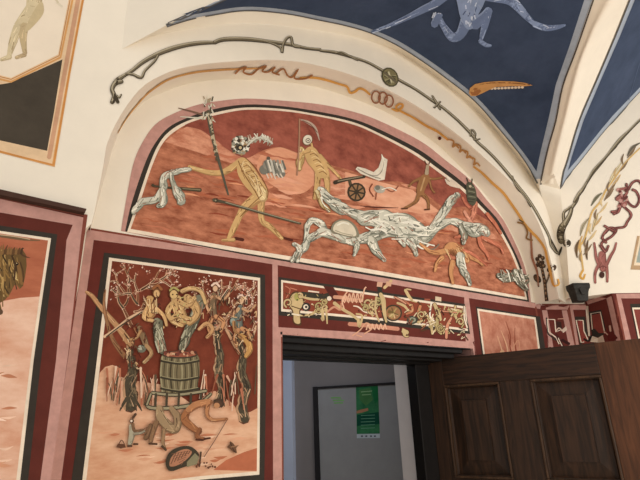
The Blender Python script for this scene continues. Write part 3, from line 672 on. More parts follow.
g.limb([(156,422),(152,432),(150,442)], [5,5,3], (136,104,76), (70,50,38)); g.limb([(150,425),(146,436),(144,439)], [4,5,3], (120,90,66), (66,46,36)); g.limb([(163,430),(162,442),(164,449)], [4,3,2.4], (150,120,90), (78,60,44)); g.line([(161,446),(165,450)], 2.4, (84,64,48)); g.line([(148,443.6),(156,444)], 2, (80,56,42))
p.append(g.build('painted_stooping_bearer', None, 'crouching brown bearer at the left'))
g = Art(FB, .0196)
g.limb([(186,412),(184,420),(192,428),(199,432)], [6,8,7,5], (158,104,68), (88,52,36), (190,138,96)); g.limb([(199,429),(196,437),(203,439)], [4,4,3], (140,90,60), (80,46,34)); g.limb([(187,411),(196,405),(209,402)], [6,7,6], (176,122,84), (88,52,36), (204,154,112))
g.limb([(208,402),(206,414),(212,420),(226,419)], [4,3.6,3.4,2.4], (176,122,84), (88,52,36), (204,154,112)); g.dot(217,404,4.6,(84,60,46),4); g.dot(215.6,405.6,3,(182,130,92),2.8); g.line([(213,401),(219,399.6),(222,404),(220,407)], 2, (74,56,44)); g.line([(195,439.6),(202,440)], 2, (80,46,34)); g.line([(203,439),(209,438)], 2, (80,46,34))
p.append(g.build('painted_kneeling_bearer', None, 'kneeling brown bearer holding a string'))
g = Art(FB, .0078).line([(226,420),(214,440),(203,457)], .8, (120,92,76)).line([(200,452),(198.4,466)], 1.8, (74,56,44))
g.poly([(166,468),(165,460),(169,452),(178,447),(188,446),(195,450),(198,456),(190,464),(180,468),(171,471)], (66,58,46), True).poly([(169,466),(170,458),(176,452),(185,449),(191,452),(186,459),(177,465)], (172,120,92), True)
for k in range(6): g.line([(170+k*3.4,464-k*2),(175+k*3,453-k*.6)], .8, (100,70,54)); g.line([(170+k*2,454+k*2.2),(188-k*1,451+k*2)], .6, (120,84,66))
g.poly([(186,462),(194,453),(198,457),(196,464),(186,467)], (132,124,96))
for k in range(14): g.dot(190+random.uniform(0,26), 465+J(2.6), random.uniform(.7,1.3), (100,64,48))
p.append(g.build('painted_basket_trap', None, 'round basket propped on a stick over crumbs'))
g = Art(FB, .0078).poly([(226,447),(229,444),(229,441),(232,443),(234,446),(238,445),(235,448),(236,453),(232,452),(229,449)], (104,74,54)).line([(229,442),(232,449),(235,453)], 1, (70,48,36)).line([(230,447),(237,445.6)], 1, (150,112,84))
p.append(g.build('painted_bird', None, 'small brown flying bird'))
g = Art(FB, .0078).limb([(131,426),(131,436),(129,444)], [5,5.6,4], (168,160,138), (84,72,58), CLOH).limb([(132,424),(134,431),(143,430)], [3,2.6,2], (120,90,66), (70,50,40)).limb([(133,434),(140,433),(144,431)], [2.6,2,1.4], (150,140,120), (84,72,58)).dot(131,421,2.4,(92,66,50)).dot(130.6,421,1.2,(230,210,190)).line([(132,418),(135,414)], 2.6, (84,62,48)).line([(127,446),(131,446)], 2, (84,60,46)).line([(133,444),(137,444)], 2, (84,60,46)).line([(137,432),(147,427)], .7, (120,90,70)).poly([(115.6,447),(117,443.6),(124,444),(125,447.4),(120,448.4)], (100,66,48)).line([(118,444),(121,440),(123.6,444)], .8, (90,60,46))
p.append(g.build('painted_angler', None, 'small man in a pointed cap with a basket'))
g = Art(FB, .0078)
for k in range(54):
    x = random.choice([random.uniform(196,256), random.uniform(104,122), random.uniform(140,156)]); yb = 400+J(8) if x < 160 else random.uniform(392,422)
    if x > 196: yb = min(yb, 398+(x-196)*.38)
    lean = J(7); g.line([(x,yb),(x+lean*.4,yb-random.uniform(8,14)),(x+lean,yb-random.uniform(16,30))], [1,1.2,random.choice([.6,2.4])], random.choice([(206,160,132),(222,190,164),(150,90,66),(90,76,58),(182,116,88)]))
p.append(g.build('painted_reeds', None, 'pale reeds and bulrushes'))
fresco('harvest_fresco', 'tall framed red fresco of a grape harvest with a barrel, left of the doorway', 'fresco', (1.0, -.002, 1.2), p)

# ---------------------------------------------------------------- grotesque strip over the doorway
p = []
g = Art(FB, .003).poly([(278.4,277),(360,289),(464.6,304),(470,334),(370,323.6),(278.6,315.4)], BLK).poly([(281,280),(360,291.4),(465.6,306.6),(467.8,331),(370,319.4),(281,311.4)], WHT).poly([(282.8,282.4),(360,293.6),(463.8,308.6),(466,328.6),(370,317),(282.8,309)], pig((134,66,48), .12, 9))
p.append(g.build('border', None, 'thin white line around a red ground'))
g = Art(FB, .0044)
g.poly([(301,291.6),(309,292.4),(324,294),(330,292),(334,300),(326,300),(310,298.6),(302,298)], (60,56,46)).line([(308,291),(319,292.4)], 1.4, WHT).poly([(323,286),(333,287),(342,301),(334,302)], (84,40,34)).line([(334,297),(347,298)], 3.6, (206,150,122)).line([(345,299),(361,301)], 3.2, (206,146,118)).line([(349,324),(372,326),(398,329)], 4, (200,138,114))
g.poly([(377,284),(381,284.4),(387,320),(392,323),(384,324),(378,300)], (54,50,42))
p.append(g.build('painted_bars', None, 'dark green and pink bars'))
g = Art(FB, .0056); BE=(200,174,128); BD2=(84,58,38); BE2=(176,156,108)
def curl(a, x, y, r_, turns=1.2, a0=0, w=1.6, c=BE, n=9, sx=1):
    pts = [(x+sx*r_*(1-.7*k/n)*cos(a0+turns*2*pi*k/n), y+r_*(1-.7*k/n)*sin(a0+turns*2*pi*k/n)) for k in range(n+1)]; a.line(pts, w+1, BD2); a.line(pts, w, c)
g.poly([(289,297),(293,292),(299,292),(303,297),(304,305),(300,312),(301,325),(293,323),(292,312),(288,305)], BD2, True).poly([(290,298),(294,293.4),(299,293.4),(302,298),(303,305),(299,311),(300,323),(294,322),(293,311),(289,305)], BE, True)
g.dot(297,297,3,(168,160,90),4); g.dot(297,300,.8,BLK); g.line([(291,306),(300,309)], 1, BD2); g.line([(292,314),(301,315.6)], 1.6, (230,216,190)); g.dot(306,307,4.4,BLK); g.dot(305.6,307,2.6,(236,220,196)); g.dot(306,307,1.4,BLK)
curl(g,288,303,4.6,1,2); curl(g,300,296,3,.9,4)
g.line([(285,286),(290,290),(286,298)], .9, (186,120,96)); g.line([(290,288),(297,290)], .9, (186,120,96))
g.line([(299,296),(310,299),(324,300)], [1.6,2.4,1.6], BE); g.line([(299,316),(312,314),(317,308)], [1,2.4,2], BE)
for x, y, r_ in ((319,306,4),(325,308,3.4),(318,311,3),(324,302,3)): curl(g,x,y,r_,1.3,random.uniform(0,6),1.4,random.choice([BE,BE2]))
g.line([(322,310),(323,320),(321,318)], [3,2.6,1.6], BE); g.line([(326,308),(327,324)], [2.6,1.4], BE)
for k in range(36):
    x = random.uniform(286, 328); y = random.uniform(290, 316)+(x-286)*.08; g.line([(x,y),(x+J(2.6),y+J(2))], random.uniform(.5,1.1), random.choice([BE2,BD2,(72,34,28),(224,206,172)]))
g.dot(329,298.6,2.4,(230,214,192)); g.line([(334,303),(342,309),(352,315),(358,320)], [3.6,3,3,2.4], BE); g.line([(327,312),(334,307),(340,310),(341,303)], [1.6,2.2,1.8,1.4], (196,140,112)); g.line([(358,319),(359,327),(362,316),(356,314)], [3,2.6,2,1.6], BE)
p.append(g.build('painted_mask', None, 'pale mask with curling beard and arm'))
g = Art(FB, .0070)
for x in range(343, 362, 4): g.line([(x,302),(x+2,294+J(1.4)),(x+3,298),(x+1,303)], 1.2, (224,178,148))
g.line([(344,309),(342,300),(347,292)], 1.3, (224,178,148)); g.line([(362,302),(364,290),(366,287)], 1.3, (224,178,148)); g.line([(353,306),(358,307),(365,312),(375,314)], [1,1.4,1.6,1], (232,212,190))
for k in range(5): x = 366+k*4.2; g.line([(x,330),(x+2,324),(x+3,328),(x+4,329)], 1.2, (224,178,148))
g.line([(352,336),(360,330),(366,323),(372,328),(364,334)], 1.3, (212,160,130)); g.line([(356,335),(362,337)], 1, (212,160,130))
p.append(g.build('painted_script', None, 'looping pale brush flourishes'))
g = Art(FB, .0080)
for x, y, r_ in ((368,303,5),(374,306,5.4),(371,310,4),(365,308,3.4),(378,302,4)): curl(g,x,y,r_,1.2,random.uniform(0,6),1.7,random.choice([BE,BE2,(170,156,108)]))
for k in range(40):
    x = random.uniform(358, 386); y = random.uniform(296, 316)+(x-358)*.15; g.line([(x,y),(x+J(3),y+J(2.5))], random.uniform(.6,1.3), random.choice([BE,BE2,BD2,(72,34,28),(150,90,66)]))
g.dot(393,313,9,(70,58,44),8.4); g.dot(393,313,7.4,(152,108,74),6.8); 
for k in range(14): t = random.uniform(0,6.3); g.line([(393,313),(393+5.6*cos(t),313+5.6*sin(t))], 1.3, random.choice([BE,(170,150,96),(110,90,54)]))
g.line([(380,294),(383,300),(384,312),(386,322)], [3.6,4.4,3.6,2], BE); g.line([(376,297),(375,310),(379,322)], [2,2,1.4], BE); g.line([(397,303),(404,306),(409,312)], [2.2,2.6,1.6], BE)
g.line([(384,288),(391,281)], 3, (206,176,128)); g.line([(405,290),(409,297),(412,300)], [3,3,2], BE); g.line([(406,289),(411,290)], 1.4, BE)
p.append(g.build('painted_wreath', None, 'round wreath with ribbons'))
for q, c in (([(377,282),(382.6,282.6),(381.6,287.2),(376.4,286.6)], (214,166,140)), ([(386,281.4),(391.6,282),(390.6,286.6),(385.4,286)], (206,160,130)), ([(435,296.4),(441,297.4),(441,301.6),(435,300.6)], (214,190,160)), ([(424,298.6),(430,299),(430,301),(424,300.6)], (150,84,64))):
    p.append(Art(FB).poly(q, c).build('painted_tag', None))
g = Art(FB, .0096)
for pts, w, c in (([(411,305),(412,311),(406,314)], [3,2.6,2], (190,120,88)), ([(420,306),(418,316),(424,322)], [3,3,2], (196,128,92)), ([(424,312),(430,322),(432,334)], [2.6,3,2], BE), ([(429,318),(436,326),(434,332)], [2,2.6,1.4], BE), ([(434,304),(438,313),(440,320)], [3,4,3], BE), ([(437,318),(437,328),(441,334)], [3,3.4,2], BE2), ([(441,330),(445,328),(443,334)], [1.6,2,1], BE), ([(446,338),(447,326),(451,318)], [2.4,3,2], (206,140,112)), ([(455,306),(455,316),(460,324)], [2,2.4,1.4], BE), ([(451,316),(456,310),(462,312)], [1.6,2,1.4], BE), ([(456,322),(461,318),(464,322),(461,328)], [1.6,1.6,1.6,1.2], BE2), ([(440,311),(450,312),(458,313)], [1.6,1,1], (206,140,112)), ([(402,300),(407,303),(411,306)], [1.4,2,1.4], (186,110,84)), ([(394,297),(400,300),(406,304)], [1.2,1.8,1.2], (206,146,118)), ([(424,320),(418,322),(412,320)], [2,2,1.4], BE), ([(464,306),(464,318),(467,328)], [1.2,1.4,1.4], WHT)):
    g.line(pts, [k+1 for k in w], BD2); g.line(pts, w, c)
g.line([(431,303),(429.6,316),(434,321)], [1.8,1.4,1.4], (236,224,206)); g.dot(412,320,5.6,(66,66,56),4.2); g.dot(412,320,3.6,(150,150,130),2.6); g.dot(412,320,1.6,(90,86,60))
for k in range(70):
    x = random.uniform(404, 466); y = 297+(x-404)*.17+random.uniform(2, 30); g.line([(x,y),(x+J(3),y+J(2.5)),(x+J(4),y+J(4))], random.uniform(.6,1.3), random.choice([BE,BE2,BD2,(72,34,28),(150,90,66),(224,206,172)]))
curl(g,406,333,4,1,1,1.3); g.poly([(402,328),(408,331),(405,336),(401,332)], BE); curl(g,460,322,4,1.2,3,1.2); curl(g,440,328,4,1.2,0,1.2,BE2); curl(g,421,315,4,1.2,2,1.2,BE)
p.append(g.build('painted_acrobats', None, 'pale tangled limbs and ribbons'))
fresco('grotesque_fresco', 'narrow horizontal fresco strip of pale grotesque ornament directly over the doorway', 'fresco', (2.8, -.002, 2.2), p)

# ---------------------------------------------------------------- pale fresco right of the strip
p = []
p.append(Art(FB, .003).poly([(475.6,306.4),(540,316.6),(549,372),(484,372)], BLK).poly([(477,308.6),(535.4,317.4),(543,372),(485.4,372)], WHT).build('border', None, 'thin white line'))
g = Art(FB, .0038).poly([(479,311),(534,319.4),(541,372),(487,372)], pig((166,98,76), .1, 8, (1,1,1), (206,146,120)))
p.append(g.build('painted_ground', None, 'plain salmon ground'))
g = Art(FB, .0046)
for x, y in ((508,345),(513,348),(503,350),(516,342),(510,335)): g.line([(x,y+10),(x-2+J(2),y),(x-4+J(3),y-14)], [1.6,1.2,.5], random.choice([(120,56,42),(140,72,52),(214,166,132)]))
g.dot(502,352,2.2,(206,160,122)); g.line([(512,350),(518,340),(520,352)], 1, (196,140,110))
p.append(g.build('painted_sprig', None, 'thin dark sprig'))
fresco('salmon_fresco', 'plain salmon fresco panel between the doorway strip and the corner, above the wooden door', 'fresco', (4.6, -.002, 2.0), p)

# ---------------------------------------------------------------- horse fresco on the left wall
p = []
p.append(Art(FL, .003).poly([(-60,215),(0,225.6),(57.3,234.4),(50,290),(41,360),(27,490),(-60,490)], BLK).poly([(-60,221.6),(0,231),(51,238.4),(42,300),(33.6,360),(19,490),(-60,490)], WHT).build('border', None, 'white line with a black edge'))
g = Art(FL, .0038).poly([(-60,225),(0,233.6),(48,240.6),(39,300),(30.6,360),(15,490),(-60,490)], pig((158,88,64), .1, 5, (1,1,3), (184,112,82)))
g.poly([(-60,300),(0,301.6),(20,298),(39.4,296.6),(30.6,360),(15,490),(-60,490)], pig((206,148,118), .1, 3.4, (1,1,2), (236,200,176)))
g.line([(-40,232),(0,236),(24,239.6),(40,240.6)], [2,3,2.4,.8], (112,88,64)).line([(-20,233),(10,236),(30,239.4)], .8, (196,172,140))
for k in range(26): x = random.uniform(-50,24); y = random.uniform(320,470); x = min(x, 28-(y-300)*.1); g.line([(x-16,y),(x-8,y+J(2)),(x,y+J(2))], [.4,random.uniform(1.4,4),.4], random.choice([(232,194,168),(206,148,116),(190,126,94),(240,208,186)]))
p.append(g.build('painted_landscape', None, 'red sky over pale pink ground'))
g = Art(FL, .0072)
g.poly([(-60,250),(-20,247),(0,250),(10,249),(17,250),(22,249),(26,255),(26.6,266),(25,277),(23,286),(20,289),(16,284),(14,286),(10,294),(5,300),(0,303),(2,311),(-4,320),(-60,330)], (104,80,48))
for k in range(85):
    x = random.uniform(-20, 17); y = random.uniform(254, 298); 
    if x > 8 and y > 286: continue
    g.line([(x,y-6),(x+J(2),y),(x+random.uniform(-1,4),y+random.uniform(3,9))], random.uniform(.8,1.7), random.choice([(176,142,88),(140,108,62),(202,172,116),(70,54,36),(120,92,54)]))
for k in range(14): x = -14+k*2.7; g.line([(x,254),(x+1,249),(x+2.4+J(1),243.6+J(1.4)+k*.3)], [2.6,1.8,.5], random.choice([(96,68,44),(74,54,38),(130,96,60)]))
g.line([(22,255),(26,257),(30,258)], [2,1.4,.5], (84,60,42)); g.line([(18,263),(20,275),(22,284)], [3,4,3], (130,96,58)); g.line([(20,262),(23,272),(23,282)], 1.2, (84,60,40)); g.dot(17,264,1.6,(44,34,28)); g.dot(16.6,263.4,.6,(200,176,130)); g.line([(12,256),(15,266),(14,280)], 2, (74,54,36)); g.dot(0,312,3,(96,72,54))
p.append(g.build('painted_horse', None, 'shaggy brown horse with a spiky mane'))
fresco('horse_fresco', 'fresco with a shaggy brown horse head on the left wall below the ledge', 'fresco', (-.2, YF-.002, 1.2), p)

# ---------------------------------------------------------------- nude fresco with an angled ochre frame, high on the left wall
p = []
OCH=(206,150,92); PEA=(220,188,150); PEB=(196,150,118)
g = Art(FL).poly([(-60,-60),(98,-60),(84,0),(70,76),(54.6,167),(0,153),(-60,137)], OCH).poly([(-60,-60),(96,-60),(81.6,0),(67.6,76),(52,164.4),(0,150.6),(-60,135)], PEA)
g.line([(90,-60),(78,0),(64,76),(56,120),(49,158)], 4.4, PEB, False).line([(96.6,-60),(83,0),(68.6,76),(53.6,165)], 1.6, (196,132,70), False)
g.line([(-60,136),(0,151.6),(53,165)], 1.4, (196,132,70), False)
p.append(g.build('painted_frame', None, 'ochre and peach painted frame'))
g = Art(FL, .004).poly([(-60,95),(10,83),(62.4,59.6),(54,112),(47,151),(0,140.6),(-60,127)], pig((72,64,54), .18, 5))
p.append(g.build('painted_dark_field', None, 'dark grey brown field'))
g = Art(FL, .0048).poly([(-60,-60),(87,-60),(73,0),(61,58),(11,82.6),(-60,66)], PEA).line([(86,-60),(72.4,0),(60.4,57.6),(11,82),(-60,65)], 2, OCH, False).poly([(-60,-60),(83,-60),(68.4,0),(58,54.6),(11,78),(-60,60)], pig((232,216,194), .04, 5)).line([(84,-60),(70,0),(59,56),(11,79.6),(-60,62)], 1, (180,122,68), False)
p.append(g.build('painted_light_field', None, 'cream field'))
g = Art(FL, .0060); S1=(206,188,152); S2=(160,138,104)
g.limb([(34,10),(36,-20),(40,-60)], [16,15,16], S1, S2); g.limb([(36,8),(28,18),(19,28)], [17,15,11], S1, S2, (220,204,172)); g.limb([(18,28),(13,42),(9,56)], [9,8,4], S1, S2, (220,204,172)); g.limb([(10,57),(1,60)], [5,3], S1, S2)
g.limb([(25,26),(23,36),(24,47),(25,54)], [8,7.6,5,4], (190,168,130), S2); g.limb([(25,55),(16,58)], [4,3], (186,162,126), S2); g.poly([(26,26),(40,2),(44,10),(40,19),(27,32)], (196,176,138), True)
g.line([(57,3),(62,7)], 2.4, (214,200,176)); g.line([(54,-3),(58,3)], 2, (206,190,160))
p.append(g.build('painted_nude', None, 'bare legs of a standing pale figure'))
fresco('framed_nude_fresco', 'fresco of bare legs in an angled ochre frame, high on the left wall', 'fresco', (-.2, YF-.002, 3.2), p)

# ---------------------------------------------------------------- blue vault frescoes
VC = [ceiling]
p = []
BLU = pig((48,60,82), .14, 2.6, (1,1,1), (64,76,100)); BG=(158,166,178); BDK=(92,90,88)
low = [(166,25.6),(187,19),(210,14.4),(245,9.6),(285,12.6),(320,19.4),(345,24.6),(370,32),(395,43.4),(420,58.8),(445,76.6),(475,100.6),(500,129),(524,159),(538,183)]
g = Art(VC, .002, 9)
g.poly(cm(low)+[(540.6,184),(547,150),(555,120),(562,85),(575,50),(592,0),(600,-20),(560,-30),(420,-30),(300,-30),(222,-1)], BG)
p.append(g.build('border', None, 'pale blue grey border'))
g = Art(VC, .007, 9)
low2 = [(182,15.6),(210,10.6),(245,5.8),(285,8.8),(320,15.6),(346,21),(371,28.4),(397,39.6),(422,55),(447,72.6),(477,97),(502,125),(525,154),(536.6,171)]
g.poly(cm(low2)+[(541,150),(549,117),(556,84),(569,47),(584,0),(592,-20),(556,-30),(420,-30),(300,-30),(236,-5)], BLU)
p.append(g.build('painted_blue_sky', None, 'mottled dark blue sky'))
g = Art(VC, .013, 0)
g.line(cm(low), 1.1, BDK, False).line([(540.4,184),(547.6,150),(556,120),(563,85),(576,50),(593,0),(600,-20)], 1.5, (84,78,72))
g.line([(168,24),(195,12),(222,0),(240,-8)], .9, BDK)
p.append(g.build('painted_outline', None, 'thin dark outline'))
g = Art(VC, .019, 6); F1=(134,152,186); F2=(78,92,126); F3=(198,210,230)
g.limb([(470,-10),(490,-6),(508,-2),(517,5),(525,14),(534,23)], [14,13,11,9,7,4], F1, F2, F3); g.limb([(534,23),(546,27),(558,26),(565,24)], [6,6,4,1.6], F1, F2, F3)
g.limb([(450,-10),(436,2),(424,8),(408,16),(390,24),(372,31)], [10,8,7,5,3.6,2.6], F1, F2, F3)
g.limb([(466,22),(460,34),(452,36),(444,26),(440,18)], [12,9,9,6,5], F1, F2, F3); g.limb([(434,24),(438,16),(441,14)], [7,7,4], F1, F2, F3)
for k in range(5): g.line([(432+k*1.6,17),(434+k*1.6,12+J(1))], 1.2, F3)
g.limb([(474,24),(484,16),(489,9)], [11,9,7], F1, F2, F3); g.limb([(489,9),(485,24),(481,38)], [7,6.6,3.6], F1, F2, F3); g.limb([(480,40),(486,44),(491,44.6)], [4,4,2], F1, F2, F3)
g.poly([(457,-14),(487,-14),(484,2),(478,14),(474,26),(467,28),(461,18),(458,6)], F1, True)
for k in range(26): x = random.uniform(460,482); y = random.uniform(-8,22); g.line([(x,y),(x+J(3),y+4)], 1.1, random.choice([F2,F3,(146,162,190)]))
p.append(g.build('painted_blue_figure', None, 'pale blue leaping figure seen from below'))
g = Art(VC, .019, 6).poly([(469,92),(470,87),(475,83),(485,81),(500,80),(515,80.6),(525,82),(533,84.6),(524,85.6),(510,85.4),(497,86),(490,88.6),(483,92),(476,95),(471,95)], (200,148,92)).poly([(470,90),(475,86.6),(483,88),(478,94),(472,94.6)], (160,104,62)).line([(474,85),(490,82),(512,82),(530,84)], .9, (122,78,48))
for k in range(10): g.dot(492+k*3.4, 87.6-k*.12, 1.6, (226,208,186), 1.2)
p.append(g.build('painted_jawbone', None, 'golden curved jawbone with white teeth'))
fresco('blue_vault_fresco', 'large dark blue vault fresco with a pale leaping figure and golden jawbone', 'fresco', (3.0, -1.2, 4.9), p)
p = []
rl = [(561,187.6),(567,177),(578,163.6),(590,148.4),(602,133.4),(615,118.6),(628,104.2),(640,91.4),(658,73)]
g = Art([ceiling, wall_right], .002, 9).poly([(560,189),(563,172),(567,160),(579,120),(596,80),(614,37.5),(629,0),(637,-20),(700,-20),(700,30)]+list(reversed(rl)), BG)
p.append(g.build('border', None, 'pale blue grey border'))
g = Art([ceiling, wall_right], .007, 9).poly([(567.4,170),(571,157),(583,120),(600,80),(618.6,37.5),(634,0),(642,-20),(700,-20),(700,20),(655,70),(640,86.4),(628,99),(612,115.6),(600,130),(588,145),(576,160)], BLU)
p.append(g.build('painted_blue_sky', None, 'plain dark blue sky'))
g = Art([ceiling, wall_right], .013, 0).line([(560,189),(563,172),(567,160),(579,120),(596,80),(614,37.5),(629,0),(637,-20)], 1.1, BDK).line(rl, 1.1, BDK)
g.line([(628,100),(640,60),(650,40)], .6, (74,86,110))
p.append(g.build('painted_outline', None, 'thin dark outline'))
fresco('narrow_vault_fresco', 'plain dark blue vault fresco at the right edge beyond the cream rib', 'fresco', (5.7, -.9, 4.6), p)

# ---------------------------------------------------------------- vines painted along the arches
GV=(108,97,77); GVD=(66,57,44); GVH=(170,158,134)
def vine(a, pts, w, c=GV, d=GVD, h=GVH):
    w = [k*1.18 for k in w]
    a.line(pts, [k+.3 for k in w], d); a.line([(x-.2,y-.3) for x,y in pts], [k*.8 for k in w], c); a.line([(x-.3,y-.3*k) for (x,y),k in zip(pts, w)], [k*.35 for k in w], h)
p = []
g = Art(UP, .014, 6)
vine(g, [(114,84),(118,80),(124,76),(132,71),(142,63),(155,55.6),(170,49.6),(185,45.6),(200,43.4),(214,43)], [3.4,4,3,3,3.4,3.6,4,3.6,3.4,2.6])
vine(g, [(214,43),(224,39.8),(246,39.6),(268,42),(290,45),(306,48.6),(320,50)], [3.4,3.6,3.6,3,2.8,2.4,2.4]); vine(g, [(262,41),(272,44),(280,48),(282,53),(283,45),(287,38.4),(291,38),(293,46),(300,48)], [1,1.4,1.8,1.8,2,2,2,2,1.4])
vine(g, [(320,51),(336,53),(352,57.6),(368,63),(384,72),(400,81),(416,90),(432,101),(444,109),(458,121)], [2,2.6,2.2,2,2.2,2.2,2,2,2,2]); vine(g, [(335,54),(341,52.6),(350,57),(358,61)], [1,1.6,1.6,1])
vine(g, [(432,96),(436,103),(440,110)], [1.2,2,1.2]); vine(g, [(434,108),(440,102)], [1.4,1.4])
vine(g, [(458,121),(468,131),(474,138),(478,143),(486,150),(496,160),(508,174),(518,186.6),(527,198),(536,212),(543,225)], [2,2.2,2,2,2,2,2.2,2,2,2,2]); vine(g, [(470,137),(471,130),(475,134),(474,140),(480,139)], [1,1.6,1.6,1.4,1]); vine(g, [(512,176),(515,185),(524,196),(531,207)], [1,1.4,1,1])
vine(g, [(543,225),(549,237),(551,246),(558,254),(562,247)], [1.8,1.8,1.6,1.6,1])
vine(g, [(112,103),(114,96),(112,90),(115,84),(122,82)], [3.6,3.4,3.4,4,3]); vine(g, [(116,96),(119,98),(121,95)], [2,1.6,1.4]); vine(g, [(118,103),(115,97)], [2.4,3]); vine(g, [(126,74),(133,75),(141,78),(145,71),(154,62),(158,56)], [2,2,2.4,2,2,1.6])
p.append(g.build('painted_stem', None)); 
g = Art(UP, .022, 6).dot(389.6,77.6,8,(84,78,56),10.2,-.5).dot(389.6,77.6,6.8,(128,118,84),8.8,-.5)
for k in range(16): t = random.uniform(0,6.3); g.line([(389.6+2*cos(t),77.6+2*sin(t)),(389.6+6*cos(t+.5),77.6+7*sin(t+.5))], 1.2, random.choice([(84,78,56),(160,150,112)]))
g.line([(388,72),(391,83)], 1.4, (206,196,160)); g.line([(384,73),(396,83)], 2.2, GV)
p.append(g.build('painted_medallion', None, 'olive disc on the stem'))
fresco('grey_vine_painting', 'long grey green vine with an olive disc painted along the main arch face', 'vine', (2.8, YF-.002, 4.6), p)
p = []
YV=(218,162,86); BV2=(160,108,68)
def one(nm, pts, w, c, lst): g = Art(UP, .014, 6); g.line(pts, [k*1.2 for k in w] if isinstance(w, list) else w*1.15, c); lst.append(g.build(nm, None))
one('painted_stem', [(117,133),(122,124),(128,115),(136,105),(144,96),(152,89),(166,80),(180,75),(197,71.4),(218,69.4),(239,68.4),(262,67.6)], [.5,.8,1,1.2,1.4,1.6,1.6,1.6,1.8,1.8,1.6,1.4], (206,156,96), p)
one('painted_stem', [(300,77),(314,77),(325,79),(340,83.6),(347,86),(350,92),(355,91),(359,88),(364,89),(370,94)], [1.4,2,2,1.8,2,2,2,2,2,1.6], YV, p)
one('painted_stem', [(392,108),(398,110),(403,105),(400,103),(396,107),(404,112),(412,116),(420,121),(428,126),(438,131),(448,139)], [1.4,2,2,1.8,1.8,1.8,1.8,2,2,2,1.8], YV, p)
one('painted_stem', [(474,166),(482,172),(492,182),(503,192),(511,203),(518,213),(525,224),(532,232),(538,238),(545,248),(548,260),(551,272),(553,282),(555,286),(558,284),(557,279)], [1.6,2,2.2,2.2,2.2,2.2,2.2,2.4,2.2,2,2.2,2.2,2,1.6,1.4,1.2], YV, p)
one('painted_stem', [(531,233),(532,246),(533,258),(538,272),(539,286)], [1.6,1.8,2,1.8,1], (158,110,86), p)
LEVEL[0] = .004
one('painted_knot', [(235,72.6),(240,68),(246,66),(243,71),(251,73.6),(258,68),(266,65),(262,70),(268,71),(275,66),(272,71),(279,74)], 1.5, BV2, p)
one('painted_knot', [(276,72),(283,67.6),(287,74),(292,76),(298,68),(294,77),(305,77.6),(312,74)], 1.5, BV2, p)
g = Art(UP, .022, 6)
for x, y, a0 in ((376,96,0),(383,97,1),(389,100,2)): g.line([(x+5.4*cos(a0+t)*.8,y+6*sin(a0+t)*1) for t in [k*.7 for k in range(10)]], 1.5, (156,106,78))
p.append(g.build('painted_knot', None)); g = Art(UP, .022, 6)
for x, y in ((452,142),(459,147),(466,153),(473,160)): g.line([(x-4,y-4),(x+2,y-2),(x+1,y+4),(x+4,y+2),(x+7,y+5)], 1.7, (186,138,84))
p.append(g.build('painted_knot', None)); g = Art(UP, .022, 6).dot(440,137,1.8,(84,42,34)); p.append(g.build('painted_berry', None, 'dark red berry'))
g = Art(UP, .022, 6).line([(518,222),(524,224),(528,232),(527,238),(533,240)], 1.8, (140,106,66)).line([(519,219),(524,222)], 1.2, (90,74,48)); p.append(g.build('painted_knot', None))
fresco('gold_vine_painting', 'thin golden vine with brown knots painted under the main arch', 'vine', (2.8, -.15, 4.3), p)
p = []
g = Art(UP, .026, 6); FD=(74,58,46); FM=(112,86,66)
vine(g, [(547.4,303),(546,292),(545,282),(543,272),(541,264)], [3,2.6,2.6,2.2,2], FM, FD, (150,124,96)); vine(g, [(546,284),(549,276),(551,270)], [1.4,1.4,1], FM, FD)
for x, y in ((540,256),(537.6,259),(543,258),(539,262),(542.6,262.4),(541,266),(538,265),(544,266)): g.dot(x,y,2.2,FD); g.dot(x-.3,y-.4,1.1,(146,120,92))
for x, y, a0 in ((537.6,278.6,.9),(551.6,268.6,-.6)): g.dot(x,y,5,FD,3.2,a0); g.dot(x,y,3.8,FM,2.1,a0)
g.line([(538,280),(539,287)], 1.4, FD)
p.append(g.build('painted_flower', None))
fresco('brown_flower_painting', 'dark brown painted thistle flower standing on the dado at the corner', 'flower', (4.95, -.2, 2.72), p)
p = []
g = Art(UP+FR, .014, 6)
vine(g, [(562,242),(560.6,236),(562,228),(566,222),(570,214),(572,206)], [5,6,6,4.4,3.4,2.6]); vine(g, [(565,226),(563.4,214),(568,209),(576,203)], [2.4,2.2,2,1.4]); vine(g, [(572,208),(576,201),(578,196)], [2,3,2.4]); vine(g, [(574,202),(579,194),(583,189),(588,180)], [2,3,2.4,1.6]); vine(g, [(580,194),(586,184),(592,175),(600,165),(608,155),(616,146)], [1.2,1.8,1.4,1.6,1.6,2]); vine(g, [(587,182),(594,170),(606,157),(619,141),(630,130),(640,120),(660,102)], [1.2,2,1.8,3,1.8,1.8,1.8])
g.dot(567,243.4,3.8,GVD); g.dot(566.4,242.8,2.4,(136,122,98)); g.dot(567.6,244.4,.9,(60,50,40))
g.line([(549,237),(555,248),(559,255),(562,248)], 1.6, GVD)
p.append(g.build('painted_stem', None))
fresco('twisted_vine_painting', 'thick twisted grey vine painted up the right arch above the black corbel', 'vine', (5.1, -.45, 3.4), p)
p = []
g = Art(UP+FR, .014, 6)
g.line([(583,270),(581,256),(580,246),(584,240),(588,226),(592,212),(600,202),(606,190),(614,179),(626,162),(640,148)], [1.6,2,2.2,2,1.8,1.8,1.8,1.8,1.6,1.4,1.4], (208,172,110)); g.line([(583,270),(580,276),(583,279),(585,274)], [2,2.2,2,1.4], (208,158,76))
g.line([(577,252),(579,244),(582,236)], [1,1.8,1], (200,160,100))
